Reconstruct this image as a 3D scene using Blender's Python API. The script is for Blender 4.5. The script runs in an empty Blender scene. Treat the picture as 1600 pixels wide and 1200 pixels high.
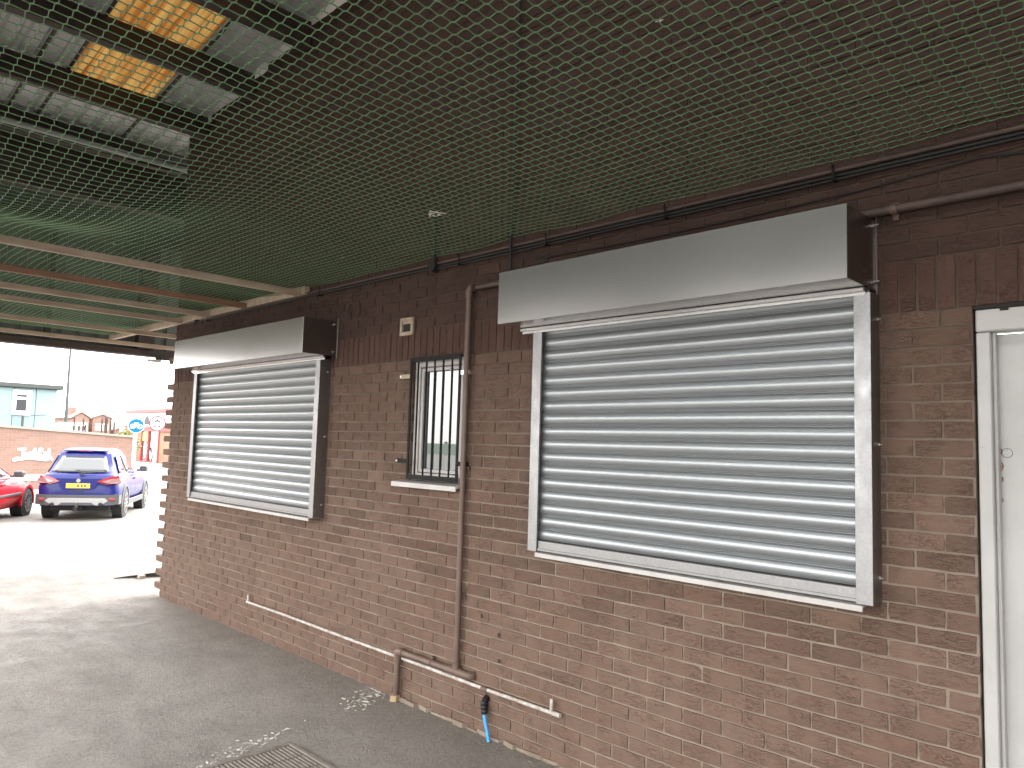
import bpy, math, random
import numpy as np
from mathutils import Vector, Matrix
random.seed(7); rng = np.random.default_rng(7)
R = math.radians; PI = math.pi
S = bpy.context.scene; COL = S.collection

# ------------------------------------------------------------------ helpers
class MB:
    def __init__(s): s.v = []; s.f = []; s.m = []
    def add(s, vs, fs, m=0):
        o = len(s.v); s.v += [tuple(p) for p in vs]
        for f in fs: s.f.append([i + o for i in f]); s.m.append(m)
    def box(s, x0, x1, y0, y1, z0, z1, m=0, b=0.0):
        if b <= 0:
            vs = [(x, y, z) for x in (x0, x1) for y in (y0, y1) for z in (z0, z1)]
            s.add(vs, [(0,1,3,2),(4,6,7,5),(0,4,5,1),(2,3,7,6),(0,2,6,4),(1,5,7,3)], m); return s
        b = min(b, (x1-x0)*.45, (y1-y0)*.45, (z1-z0)*.45)
        vs = []; idx = {}
        X = (x0, x1); Y = (y0, y1); Z = (z0, z1); sg = (1, -1)
        for i in (0,1):
            for j in (0,1):
                for k in (0,1):
                    cx, cy, cz = X[i], Y[j], Z[k]; bx, by, bz = sg[i]*b, sg[j]*b, sg[k]*b
                    idx[i,j,k,0] = len(vs); vs.append((cx, cy+by, cz+bz))
                    idx[i,j,k,1] = len(vs); vs.append((cx+bx, cy, cz+bz))
                    idx[i,j,k,2] = len(vs); vs.append((cx+bx, cy+by, cz))
        fs = []
        for i in (0,1): fs.append([idx[i,0,0,0], idx[i,0,1,0], idx[i,1,1,0], idx[i,1,0,0]])
        for j in (0,1): fs.append([idx[0,j,0,1], idx[0,j,1,1], idx[1,j,1,1], idx[1,j,0,1]])
        for k in (0,1): fs.append([idx[0,0,k,2], idx[0,1,k,2], idx[1,1,k,2], idx[1,0,k,2]])
        for j in (0,1):
            for k in (0,1): fs.append([idx[0,j,k,1], idx[1,j,k,1], idx[1,j,k,2], idx[0,j,k,2]])
        for i in (0,1):
            for k in (0,1): fs.append([idx[i,0,k,0], idx[i,1,k,0], idx[i,1,k,2], idx[i,0,k,2]])
        for i in (0,1):
            for j in (0,1): fs.append([idx[i,j,0,0], idx[i,j,1,0], idx[i,j,1,1], idx[i,j,0,1]])
        for i in (0,1):
            for j in (0,1):
                for k in (0,1): fs.append([idx[i,j,k,0], idx[i,j,k,1], idx[i,j,k,2]])
        s.add(vs, fs, m); return s
    def tube(s, pts, r, n=12, m=0, caps=True):
        pts = [Vector(p) for p in pts]; N = len(pts)
        rs = r if isinstance(r, (list, tuple)) else [r]*N
        d0 = (pts[1]-pts[0]).normalized()
        up = Vector((0,0,1)) if abs(d0.z) < .9 else Vector((0,1,0))
        a = d0.cross(up).normalized(); vs = []; fs = []
        for i, p in enumerate(pts):
            if i == 0: d = pts[1]-pts[0]
            elif i == N-1: d = pts[-1]-pts[-2]
            else: d = (pts[i+1]-pts[i]).normalized() + (pts[i]-pts[i-1]).normalized()
            d.normalize(); a = (a - d*a.dot(d)).normalized(); b = d.cross(a)
            for k in range(n):
                t = 2*PI*k/n; vs.append(p + a*math.cos(t)*rs[i] + b*math.sin(t)*rs[i])
        for i in range(N-1):
            for k in range(n): fs.append((i*n+k, i*n+(k+1)%n, (i+1)*n+(k+1)%n, (i+1)*n+k))
        if caps: fs += [tuple(range(n)), tuple(range((N-1)*n, N*n))]
        s.add(vs, fs, m); return s
    def quad(s, a, b, c, d, m=0): s.add([a,b,c,d], [(0,1,2,3)], m); return s
    def prism(s, poly, off, m=0):
        n = len(poly); off = Vector(off)
        vs = [Vector(p) for p in poly] + [Vector(p)+off for p in poly]
        s.add(vs, [tuple(range(n)), tuple(range(2*n-1, n-1, -1))] + [(i, (i+1)%n, n+(i+1)%n, n+i) for i in range(n)], m); return s
    def extrude_x(s, prof, x0, x1, m=0, closed=False, xs=None):
        xs = xs or [x0, x1]; n = len(prof); vs = [(x, y, z) for x in xs for y, z in prof]; fs = []
        for i in range(len(xs)-1):
            for k in range(n if closed else n-1): fs.append((i*n+k, i*n+(k+1)%n, (i+1)*n+(k+1)%n, (i+1)*n+k))
        s.add(vs, fs, m); return s
    def build(s, name, mats, parent=None, smooth=False, mtx=None):
        me = bpy.data.meshes.new(name); me.from_pydata([tuple(v) for v in s.v], [], s.f)
        if not isinstance(mats, (list, tuple)): mats = [mats]
        for m in mats: me.materials.append(m)
        if len(mats) > 1: me.polygons.foreach_set('material_index', s.m)
        me.update()
        import bmesh
        bm = bmesh.new(); bm.from_mesh(me); bmesh.ops.recalc_face_normals(bm, faces=bm.faces); bm.to_mesh(me); bm.free()
        if smooth:
            me.polygons.foreach_set('use_smooth', [True]*len(me.polygons))
            try: me.set_sharp_from_angle(angle=R(smooth if smooth is not True else 40))
            except Exception: pass
        o = bpy.data.objects.new(name, me); COL.objects.link(o)
        if parent is not None: o.parent = parent
        if mtx is not None: o.matrix_local = mtx
        return o

def tag(o, label=None, cat=None, group=None, kind=None):
    if label: o['label'] = label
    if cat: o['category'] = cat
    if group: o['group'] = group
    if kind: o['kind'] = kind
    return o
def thing(name, label, cat, loc=(0,0,0), rz=0, group=None):
    o = bpy.data.objects.new(name, None); COL.objects.link(o)
    o.location = loc; o.rotation_euler = (0,0,rz); o.empty_display_size = .1
    return tag(o, label, cat, group)
def fix(root):
    """children were modelled in world coordinates: keep them there under the moved empty"""
    bpy.context.view_layer.update()
    inv = root.matrix_basis.inverted()
    for ch in root.children: ch.matrix_parent_inverse = inv
def bend(p, q, r, corner, n=6):
    """points of a rounded corner from p through corner to q"""
    c = Vector(corner); a = (Vector(p)-c).normalized()*r; b = (Vector(q)-c).normalized()*r; out = []
    for i in range(n+1):
        t = i/n; out.append(c + a*(1-t)**2 + b*t**2)
    return out

# ------------------------------------------------------------------ materials
def mat(name, col=(.5,.5,.5), rough=.6, metal=0, spec=.5, **kw):
    m = bpy.data.materials.new(name); m.use_nodes = True
    b = m.node_tree.nodes['Principled BSDF']
    b.inputs['Base Color'].default_value = (*col, 1); b.inputs['Roughness'].default_value = rough
    b.inputs['Metallic'].default_value = metal; b.inputs['Specular IOR Level'].default_value = spec
    for k, v in kw.items(): b.inputs[k].default_value = v
    return m
class NT:
    def __init__(s, m): s.t = m.node_tree; s.n = s.t.nodes; s.l = s.t.links; s.b = s.n['Principled BSDF']
    def new(s, ty, **kw):
        n = s.n.new(ty)
        for k, v in kw.items(): setattr(n, k, v)
        return n
    def put(s, sock, v):
        if hasattr(v, 'links') or isinstance(v, bpy.types.NodeSocket): s.l.new(v, sock)
        else: sock.default_value = v
    def coord(s, scale=(1,1,1), kind='Object', rot=(0,0,0)):
        c = s.new('ShaderNodeTexCoord'); mp = s.new('ShaderNodeMapping')
        mp.inputs['Scale'].default_value = scale; mp.inputs['Rotation'].default_value = rot
        s.l.new(c.outputs[kind], mp.inputs[0]); return mp.outputs[0]
    def noise(s, vec, scale=5, detail=4, rough=.55, dist=0):
        n = s.new('ShaderNodeTexNoise'); s.l.new(vec, n.inputs['Vector'])
        n.inputs['Scale'].default_value = scale; n.inputs['Detail'].default_value = detail
        n.inputs['Roughness'].default_value = rough; n.inputs['Distortion'].default_value = dist
        return n.outputs['Fac']
    def ramp(s, fac, stops):
        r = s.new('ShaderNodeValToRGB'); e = r.color_ramp.elements
        while len(e) < len(stops): e.new(.5)
        for el, (p, c) in zip(e, stops):
            el.position = p; el.color = (*c, 1) if len(c) == 3 else c
        s.l.new(fac, r.inputs[0]); return r.outputs[0]
    def mr(s, v, a, b, c, d):
        n = s.new('ShaderNodeMapRange'); s.put(n.inputs[0], v)
        for i, x in enumerate((a, b, c, d)): n.inputs[i+1].default_value = x
        return n.outputs[0]
    def mix(s, fac, a, b, mode='MIX'):
        n = s.new('ShaderNodeMix', data_type='RGBA', blend_type=mode)
        s.put(n.inputs[0], fac)
        for i, x in ((6, a), (7, b)):
            if isinstance(x, tuple): x = (*x, 1) if len(x) == 3 else x
            s.put(n.inputs[i], x)
        return n.outputs[2]
    def math(s, op, a, b=0.0, clamp=False):
        n = s.new('ShaderNodeMath', operation=op); n.use_clamp = clamp; s.put(n.inputs[0], a); s.put(n.inputs[1], b); return n.outputs[0]
    def bump(s, h, dist=.002, strength=1, norm=None):
        n = s.new('ShaderNodeBump'); n.inputs['Strength'].default_value = strength; n.inputs['Distance'].default_value = dist
        s.l.new(h, n.inputs['Height'])
        if norm is not None: s.l.new(norm, n.inputs['Normal'])
        return n.outputs[0]
    def set(s, **kw):
        for k, v in kw.items(): s.put(s.b.inputs[k.replace('_', ' ')], v)

def noisy(name, c1, c2, scale=8, rough=.7, bumpd=.0, bscale=60, stretch=(1,1,1), metal=0, **kw):
    m = mat(name, c1, rough, metal, **kw); t = NT(m); v = t.coord(stretch)
    t.set(Base_Color=t.mix(t.mr(t.noise(v, scale, 5, .6), .35, .65, 0, 1), c1, c2))
    if bumpd: t.set(Normal=t.bump(t.noise(v, bscale, 4), bumpd))
    return m

M = {}
def brick_mat(name, cols, rustic=True, w_=1.0):
    m = mat(name, rough=.9, spec=.25); t = NT(m); v = t.coord()
    g = t.new('ShaderNodeNewGeometry'); rnd = g.outputs['Random Per Island']
    base = t.ramp(rnd, [(i/(len(cols)-1), c) for i, c in enumerate(cols)])
    big = t.noise(v, 1.1, 3); med = t.noise(v, 9, 4, .6)
    base = t.mix(t.mr(big, .4, .68, 0, .25*w_), base, (.19,.14,.11))
    base = t.mix(t.mr(med, .35, .75, 0, .4*w_), base, (.135,.075,.055))
    base = t.mix(t.mr(t.noise(t.coord((5,1,.5)), 1.3, 4, .6), .5, .7, 0, .14), base, (.05,.034,.027))   # old run marks
    # drag-faced texture: thin wavy creases, one field offset per brick
    c = t.new('ShaderNodeTexCoord'); mp = t.new('ShaderNodeMapping'); mp.inputs['Scale'].default_value = (20,20,62)
    off = t.new('ShaderNodeCombineXYZ'); t.l.new(t.math('MULTIPLY', rnd, 91.7), off.inputs[0]); t.l.new(t.math('MULTIPLY', rnd, 37.1), off.inputs[2])
    t.l.new(off.outputs[0], mp.inputs['Location']); t.l.new(c.outputs['Object'], mp.inputs[0])
    n1 = t.noise(mp.outputs[0], 1.0, 3, .55, 1.3)
    ridge = t.math('ABSOLUTE', t.math('SUBTRACT', n1, .5))
    crease = t.mr(ridge, 0, .035, 1, 0)
    amt = t.mr(t.noise(v, 7, 2), .38, .62, .1, 1)      # smooth bricks and rough bricks
    cr = t.math('MULTIPLY', crease, amt)
    grit = t.noise(v, 330, 3, .7)
    if rustic: base = t.mix(t.math('MULTIPLY', cr, .45), base, (.055,.032,.024))
    base = t.mix(t.mr(grit, .35, .75, 0, .35*w_), base, (.27,.19,.14))
    h = t.math('ADD', t.math('MULTIPLY', cr, -1.0), t.math('MULTIPLY', n1, 1.2)); h = t.math('ADD', h, t.math('MULTIPLY', grit, .35))
    t.set(Base_Color=base, Normal=t.bump(h, .0032, .8), Roughness=.92)
    return m
M['brick'] = brick_mat('brown_rustic_brick', [(.118,.071,.051),(.134,.085,.062),(.124,.078,.059),(.144,.090,.066),(.108,.067,.050),(.135,.088,.067),(.123,.072,.051)])
M['brick_mid'] = brick_mat('mid_shaded_rustic_brick', [(.101,.060,.044),(.113,.070,.052),(.104,.065,.049),(.120,.074,.055),(.093,.056,.043),(.110,.070,.054)], w_=.5)
M['brick_dark'] = brick_mat('dark_shaded_brick', [(.060,.034,.027),(.052,.030,.024),(.067,.038,.030),(.055,.031,.025)], w_=.12)  # shade on the wall above the soldier course, put into the brick colour
M['soldier'] = brick_mat('red_brown_brick', [(.076,.040,.030),(.064,.035,.027),(.084,.045,.034)], w_=.25)
m = mat('weathered_mortar', (.25,.21,.165), .95, spec=.2); t = NT(m); v = t.coord()
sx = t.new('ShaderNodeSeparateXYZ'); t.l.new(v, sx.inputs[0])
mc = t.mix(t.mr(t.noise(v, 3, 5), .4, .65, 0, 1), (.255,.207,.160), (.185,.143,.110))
mc = t.mix(t.mr(t.math('ADD', sx.outputs[2], t.mr(t.noise(v, 2.5, 4), 0, 1, -.5, .5)), 1.3, 2.7, 0, .9), mc, (.060,.041,.032))   # pointing gets darker high on the wall
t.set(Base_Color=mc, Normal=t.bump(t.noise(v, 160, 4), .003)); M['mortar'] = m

m = mat('asphalt', (.15,.15,.15), .85); t = NT(m); v = t.coord()
big = t.noise(v, .45, 5, .6, .6); med = t.noise(v, 3.2, 5, .65, .4); fine = t.noise(v, 190, 3, .75); tiny = t.noise(v, 60, 4, .7)
c = t.mix(t.mr(big, .30, .70, 0, 1), (.385,.343,.30), (.45,.41,.365))
c = t.mix(t.mr(med, .40, .70, 0, .22), c, (.185,.172,.16))
c = t.mix(t.mr(fine, .45, .72, 0, .6), c, (.42,.40,.38))
sp_ = t.noise(v, 26, 6, .85); c = t.mix(t.mr(sp_, .48, .62, 0, .5), c, (.18,.155,.132)); c = t.mix(t.mr(sp_, .40, .30, 0, .4), c, (.42,.40,.375))
lw_ = t.noise(t.coord((.5,1.4,1), rot=(0,0,R(24))), .9, 5, .62, .8); c = t.mix(t.mr(lw_, .46, .70, 0, .30), c, (.145,.13,.118))
c = t.mix(t.mr(tiny, .56, .75, 0, .45), c, (.13,.12,.11))
# soil washed against the wall foot (y near 0)
sx = t.new('ShaderNodeSeparateXYZ'); t.l.new(t.coord(), sx.inputs[0])
near = t.mr(t.math('ADD', sx.outputs[1], t.mr(t.noise(v, 2.5, 5, .7), 0, 1, -.5, .5)), -.75, .05, 0, 1)
far = t.mr(sx.outputs[0], -8.5, -9.8, 1, 0)
c = t.mix(t.math('MULTIPLY', t.math('MULTIPLY', near, far), .6), c, (.165,.133,.108))
# reddish brick crumbs near the wall end
# joint between the slabs at the canopy edge
j = t.math('ABSOLUTE', t.math('ADD', t.math('ADD', sx.outputs[0], 11.75), t.mr(t.noise(v, 1.2, 4), 0, 1, -.12, .12)))
c = t.mix(t.mr(j, .012, .03, .75, 0), c, (.05,.045,.04))
out = t.mr(t.math('ADD', sx.outputs[0], t.mr(t.noise(v, 1.5, 4), 0, 1, -.6, .6)), -9.3, -11.2, 0, 1)
c = t.mix(t.math('MULTIPLY', out, .75), c, (.135,.130,.118))
t.set(Base_Color=c, Roughness=t.mr(med, .4, .65, .62, .9), Normal=t.bump(t.math('ADD', t.math('ADD', fine, t.math('MULTIPLY', tiny, 1.4)), t.math('MULTIPLY', sp_, 2.0)), .011)); M['asphalt'] = m

def metal(name, col, r0, r1, scale=(1,1,1), ns=6, spangle=0, bump=0, metallic=1.0, scr=0.0):
    m = mat(name, col, r0, metallic); t = NT(m); v = t.coord(scale)
    n = t.noise(v, ns, 3, .5); v1 = t.coord()
    c = t.mix(t.mr(n, .2, .8, 0, .5), col, tuple(x*.82 for x in col))
    if spangle:
        vo = t.new('ShaderNodeTexVoronoi'); t.l.new(v1, vo.inputs['Vector']); vo.inputs['Scale'].default_value = 70
        c = t.mix(t.mr(vo.outputs['Distance'], 0, .8, 0, spangle), c, tuple(x*.7 for x in col))
    rr = t.mr(n, .2, .8, r0, r1)
    if scr:   # thin scuffs
        vs = t.coord((3, 3, 46), rot=(0, R(22), 0)); ns2 = t.noise(vs, 2.2, 2, .5, .8)
        sc = t.mr(t.math('ABSOLUTE', t.math('SUBTRACT', ns2, .5)), 0, .004, scr, 0)
        msk = t.mr(t.noise(v1, 3.5, 3), .5, .62, 0, 1); sc = t.math('MULTIPLY', sc, msk)
        c = t.mix(sc, c, (.9,.86,.82)); rr = t.math('ADD', rr, t.math('MULTIPLY', sc, .3))
    t.set(Base_Color=c, Roughness=rr)
    if bump: t.set(Normal=t.bump(t.noise(v1, 1.4, 1), bump))
    return m
M['galv'] = metal('galvanised_sheet', (.50,.485,.47), .20, .25, (1,1,2.5), 1.5, bump=.003, metallic=.85)
M['slat'] = metal('shutter_slats', (.32,.335,.345), .34, .37, (.3,1,.6), 3, metallic=.7)
M['rail'] = metal('galvanised_rail', (.34,.335,.335), .34, .55, (2,2,1), 9, spangle=.5, scr=.1)
M['side'] = metal('box_end_sheet', (.34,.31,.29), .25, .4, (1,1,1), 5)
M['bolt'] = mat('zinc_bolt', (.75,.74,.72), .3, 1)
M['white'] = noisy('white_plastic', (.50,.48,.46), (.42,.395,.375), 5, .4)
M['pvc_brown'] = noisy('brown_painted_pipe', (.145,.092,.073), (.105,.066,.051), 6, .5, .001, 50)
M['pipe_dark'] = noisy('shaded_brown_pipe', (.085,.052,.041), (.06,.038,.03), 6, .5, .001, 50)  # darker copy of the pipe brown, with the wall-top shade in its colour
M['pipe_white'] = noisy('scuffed_white_pipe', (.55,.525,.49), (.31,.25,.21), 22, .5)
M['black'] = noisy('black_painted_steel', (.008,.008,.008), (.02,.018,.017), 25, .6, spec=.15)
M['cable'] = mat('black_cable', (.012,.011,.011), .5)
M['dark_cable'] = mat('dark_brown_cable', (.03,.02,.016), .6)
M['blue'] = noisy('blue_water_pipe', (.05,.30,.58), (.04,.2,.42), 30, .4)
M['hole'] = mat('dark_recess', (.02,.016,.014), .9)
M['timber'] = noisy('sawn_timber', (.46,.37,.28), (.35,.26,.19), 3, .75, .001, 40, (6,1,6))
M['timber_brown'] = noisy('browned_timber', (.30,.17,.10), (.22,.12,.075), 3, .75, .001, 40, (6,1,6))
M['net'] = mat('green_net_cord', (.125,.24,.115), .45)
M['fluff'] = mat('pale_feather', (.75,.72,.66), .9)
m = mat('grey_roof_sheet', (.33,.35,.35), .9, spec=.1); t = NT(m); v = t.coord()
t.set(Base_Color=t.mix(t.mr(t.noise(v, .8, 3), .3, .7, 0, 1), (.44,.44,.43), (.40,.40,.39))); M['roof'] = m
M['purlin'] = noisy('dark_steelwork', (.030,.022,.018), (.055,.034,.026), 6, .6)
M['end_clad'] = noisy('dark_green_cladding', (.125,.14,.12), (.095,.108,.094), 2, .5)
M['flange'] = mat('grey_flange', (.26,.27,.26), .5)
# amber GRP rooflight: daylight really comes through it
m = bpy.data.materials.new('amber_rooflight'); m.use_nodes = True; nt = m.node_tree; nt.nodes.clear()
o_ = nt.nodes.new('ShaderNodeOutputMaterial'); tr = nt.nodes.new('ShaderNodeBsdfTranslucent'); df = nt.nodes.new('ShaderNodeBsdfDiffuse'); mx = nt.nodes.new('ShaderNodeMixShader')
tc = nt.nodes.new('ShaderNodeTexCoord'); mp = nt.nodes.new('ShaderNodeMapping'); mp.inputs['Scale'].default_value = (.6, 11, 1)
nz = nt.nodes.new('ShaderNodeTexNoise'); nz.inputs['Scale'].default_value = 1.6; nz.inputs['Detail'].default_value = 4
cr = nt.nodes.new('ShaderNodeValToRGB'); e = cr.color_ramp.elements
e[0].position = .36; e[0].color = (.21,.12,.050,1); e[1].position = .56; e[1].color = (.27,.21,.115,1)
for a, b in ((tc.outputs['Object'], mp.inputs[0]), (mp.outputs[0], nz.inputs['Vector']), (nz.outputs['Fac'], cr.inputs[0]), (cr.outputs[0], tr.inputs[0]), (tr.outputs[0], mx.inputs[1]), (df.outputs[0], mx.inputs[2]), (mx.outputs[0], o_.inputs[0])): nt.links.new(a, b)
df.inputs[0].default_value = (.4,.25,.1,1); mx.inputs[0].default_value = .15
M['amber'] = m
# door paint with rust and chips
m = mat('white_door_paint', (.7,.69,.65), .42); t = NT(m); v = t.coord()
c = t.mix(t.mr(t.noise(v, 2.2, 4), .4, .65, 0, 1), (.42,.41,.395), (.36,.35,.335))
c = t.mix(t.mr(t.noise(t.coord((1,1,.25)), 26, 4, .7), .62, .75, 0, .5), c, (.33,.31,.28))
c = t.mix(t.mr(t.noise(v, 95, 2), .72, .76, 0, .8), c, (.12,.10,.08))
t.set(Base_Color=c, Normal=t.bump(t.noise(t.coord((1,1,.2)), 45, 3), .0012)); M['door'] = m
M['rust'] = noisy('orange_rust', (.22,.105,.05), (.10,.045,.022), 40, .9)
m = mat('window_glass', (.05,.055,.055), .02, spec=.7); m.node_tree.nodes['Principled BSDF'].inputs['IOR'].default_value = 1.85; M['glass'] = m
M['reveal'] = noisy('dark_reveal', (.10,.085,.075), (.07,.06,.05), 10, .8)
M['cream'] = noisy('aged_cream_plastic', (.42,.34,.25), (.30,.22,.15), 20, .6)
M['board'] = noisy('pale_board', (.75,.75,.73), (.62,.61,.59), 5, .5)
M['stone'] = noisy('pale_stone', (.36,.32,.28), (.24,.19,.16), 30, .9)
M['iron'] = noisy('cast_iron', (.27,.24,.21), (.19,.165,.14), 30, .65, .002, 90)
M['flake'] = noisy('pale_litter', (.66,.64,.60), (.42,.38,.34), 60, .9)

# ------------------------------------------------------------------ camera
yaw, pitch, roll, F = .781272746, .082362, .0294854817, 1174.05574
cy, sy = math.cos(yaw), math.sin(yaw)
f0 = Vector((-sy, cy, 0)); r0 = Vector((cy, sy, 0)); u0 = Vector((0,0,1))
fw = f0*math.cos(pitch) + u0*math.sin(pitch); up = u0*math.cos(pitch) - f0*math.sin(pitch)
rr = r0*math.cos(roll) + up*math.sin(roll); uu = -r0*math.sin(roll) + up*math.cos(roll)
cd = bpy.data.cameras.new('camera'); cam = bpy.data.objects.new('camera', cd); COL.objects.link(cam); S.camera = cam
cam.matrix_world = Matrix(((rr.x, uu.x, -fw.x, 0), (rr.y, uu.y, -fw.y, -3.515), (rr.z, uu.z, -fw.z, 1.88), (0,0,0,1)))
cd.sensor_width = 36; cd.lens = F*36/1600; cd.clip_start = .05; cd.clip_end = 3000

# ------------------------------------------------------------------ world and sun (bright overcast)
SUN_EL, SUN_AZ = R(50), R(97)      # direction towards the sun, measured from +X
W = bpy.data.worlds.new('World'); S.world = W; W.use_nodes = True; nt = W.node_tree; bg = nt.nodes['Background']
sk = nt.nodes.new('ShaderNodeTexSky'); sk.sky_type = 'NISHITA'; sk.sun_disc = False; sk.sun_elevation = SUN_EL
sk.sun_rotation = PI/2 - SUN_AZ; sk.air_density = 1.0; sk.dust_density = 4.0
hs = nt.nodes.new('ShaderNodeHueSaturation'); hs.inputs['Saturation'].default_value = .22
nt.links.new(sk.outputs[0], hs.inputs['Color'])
mx = nt.nodes.new('ShaderNodeMix'); mx.data_type = 'RGBA'; mx.inputs[0].default_value = .6; mx.inputs[7].default_value = (8.7,8.5,8.3,1)
nt.links.new(hs.outputs[0], mx.inputs[6]); nt.links.new(mx.outputs[2], bg.inputs[0]); bg.inputs[1].default_value = .15
sd = bpy.data.lights.new('sun', 'SUN'); sd.energy = .8; sd.angle = R(18); sd.color = (1,.96,.9)
so = bpy.data.objects.new('sun', sd); COL.objects.link(so)
sdir = Vector((math.cos(SUN_EL)*math.cos(SUN_AZ), math.cos(SUN_EL)*math.sin(SUN_AZ), math.sin(SUN_EL)))
so.rotation_euler = sdir.to_track_quat('Z', 'Y').to_euler(); so.location = (0,-20,30)

# ------------------------------------------------------------------ ground
g = MB(); g.quad((-900,-700,0),(500,-700,0),(500,900,0),(-900,900,0))
tag(g.build('ground', M['asphalt']), kind='structure')

bounce_strip = MB(); bounce_strip.box(-70, 40, -60, -5.3, .001, .006); tag(bounce_strip.build('road', noisy('bounce_cut_tarmac', (.055,.053,.05), (.075,.072,.068), 1.5, .85, .003, 120)), kind='structure')  # dark strip added out of view to cut light bounced onto the wall

# ------------------------------------------------------------------ the brick building
C = .0785
ZS = lambda X: 5.868 + .114*(X+6.74)          # underside of the roof sheet
bld = thing('brick_building', 'brown brick building with soldier course over the windows, filling the right of the view', 'building', (-3, .4, 0))
holes = [(-4.55,-3.955,1.602,2.512), (-.815,.17,0,2.512)]
wall = MB()
def brick(x0, x1, z0, z1, y=0.0, m=0, nx=6, nz=3, dep=.06):
    if x1-x0 < .025: return
    jy = random.gauss(0, .0012); b = .0028; vs = []; fs = []
    jx = random.gauss(0,.0012); jz = random.gauss(0,.0009)
    tilt = random.gauss(0,.0012)
    for k in range(nz):
        for i in range(nx):
            ex = i in (0, nx-1); ez = k in (0, nz-1)
            x = x0 + (x1-x0)*i/(nx-1) + jx + random.gauss(0, .0010); z = z0 + (z1-z0)*k/(nz-1) + jz + random.gauss(0, .0009)
            yy = y + jy + random.gauss(0, .0008) + tilt*(i/(nx-1)-.5) + (b*.7 if (ex or ez) else 0) + (b if (ex and ez) else 0)
            vs.append((x, yy, z))
    for k in range(nz-1):
        for i in range(nx-1):
            a = k*nx+i; fs.append((a, a+1, a+nx+1, a+nx))
    per = [i for i in range(nx)] + [k*nx+nx-1 for k in range(1, nz)] + [(nz-1)*nx+i for i in range(nx-2, -1, -1)] + [k*nx for k in range(nz-2, 0, -1)]
    o = len(vs)
    for p in per:
        x, yy, z = vs[p]; vs.append((x, y+dep, z))
    n = len(per)
    for q in range(n): fs.append((per[q], o+q, o+(q+1)%n, per[(q+1)%n]))
    wall.add(vs, fs, m)
XL, XR = -9.2, 3.2
def clipped(x0, x1, zc):
    segs = [(x0, x1)]
    for hx0, hx1, hz0, hz1 in holes:
        if hz0 < zc < hz1:
            out = []
            for a, b in segs:
                if b <= hx0 or a >= hx1: out.append((a, b)); continue
                if a < hx0: out.append((a, hx0-.004))
                if b > hx1: out.append((hx1+.004, b))
            segs = out
    return segs
k = 0
while k*C < 7.0:
    z0, z1 = k*C + .005, (k+1)*C - .005
    if k in (32, 33, 34):
        if k == 32:
            x = XL
            while x < XR:
                brick(x+.005, x+.070, 32*C+.005, 35*C-.005, m=2, nx=3, nz=6); x += .075
        k += 1; continue
    off = -1.0475 if k % 2 == 0 else -.935
    n0 = math.floor((XL-off)/.225) - 1; j = n0
    while off + j*.225 < XR:
        a, b = off + j*.225 + .005, off + (j+1)*.225 - .005; j += 1
        a = max(a, XL); b = min(b, XR)
        if b - a < .03: continue
        if z1 > ZS((a+b)/2) - .02: continue
        for p, q in clipped(a, b, (z0+z1)/2): brick(p, q, z0, z1, nx=6 if q-p > .13 else 4, m=3 if k > 34 else (4 if random.random() < (k*C-.7)/1.25 else 0))  # darker bricks grow commoner upwards: the loss of light is painted in
    if k % 2 == 1 and 0 < k < 36:                      # toothed end: every second course runs on past the corner
        brick(XL-.205, XL-.008, z0, z1, y=.012, nx=5, dep=.10)
    k += 1
# mortar bed behind the bricks, with the openings left free
def slab(x0, x1, z0, z1): wall.box(x0, x1, .0085, .215, z0, z1, 1)
xs = [XL+.004, -4.553, -3.952, -.818, .173, XR]
for a, b in zip(xs, xs[1:]):
    zt = ZS(a)-.03
    if a == -4.553: slab(a, b, 0, 1.598); slab(a, b, 2.516, zt)
    elif a == -.818: slab(a, b, 2.516, zt)
    else: slab(a, b, -.05, zt)
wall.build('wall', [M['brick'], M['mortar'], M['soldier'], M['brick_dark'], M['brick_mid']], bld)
MB().box(XL+.01, XL+.21, .216, 6, -.02, 5.4).build('return_wall', M['mortar'], bld)

# small barred window: frame, pane, sill
wf = MB()
y0, y1 = .022, .085; wx0, wx1, wz0, wz1 = -4.548, -3.957, 1.604, 2.510; fwid = .058
wf.box(wx0, wx0+fwid, y0, y1, wz0, wz1, b=.004); wf.box(wx1-fwid, wx1, y0, y1, wz0, wz1, b=.004)
wf.box(wx0+fwid+.0005, wx1-fwid-.0005, y0, y1, wz0, wz0+fwid, b=.004); wf.box(wx0+fwid+.0005, wx1-fwid-.0005, y0, y1, wz1-fwid, wz1, b=.004)
i0 = fwid+.004
wf.box(wx0+i0, wx0+i0+.026, y0+.012, y1-.01, wz0+i0, wz1-i0, b=.003); wf.box(wx1-i0-.026, wx1-i0, y0+.012, y1-.01, wz0+i0, wz1-i0, b=.003)
wf.box(wx0+i0+.027, wx1-i0-.027, y0+.012, y1-.01, wz0+i0, wz0+i0+.026, b=.003); wf.box(wx0+i0+.027, wx1-i0-.027, y0+.012, y1-.01, wz1-i0-.026, wz1-i0, b=.003)
win = wf.build('window', M['white'], bld)
MB().box(wx0+i0+.02, wx1-i0-.02, .055, .061, wz0+i0+.02, wz1-i0-.02).build('pane', M['glass'], win)
sl = MB(); sl.prism([(-4.655,.02,1.600),(-4.655,-.085,1.590),(-4.655,-.085,1.556),(-4.655,-.078,1.556),(-4.655,-.074,1.575),(-4.655,.0,1.580),(-4.655,.02,1.585)], (.735,0,0))
sl.build('sill', M['white'], win)
MB().box(-4.553, -3.952, .12, .20, 1.60, 2.514).build('reveal', M['reveal'], bld)

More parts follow.
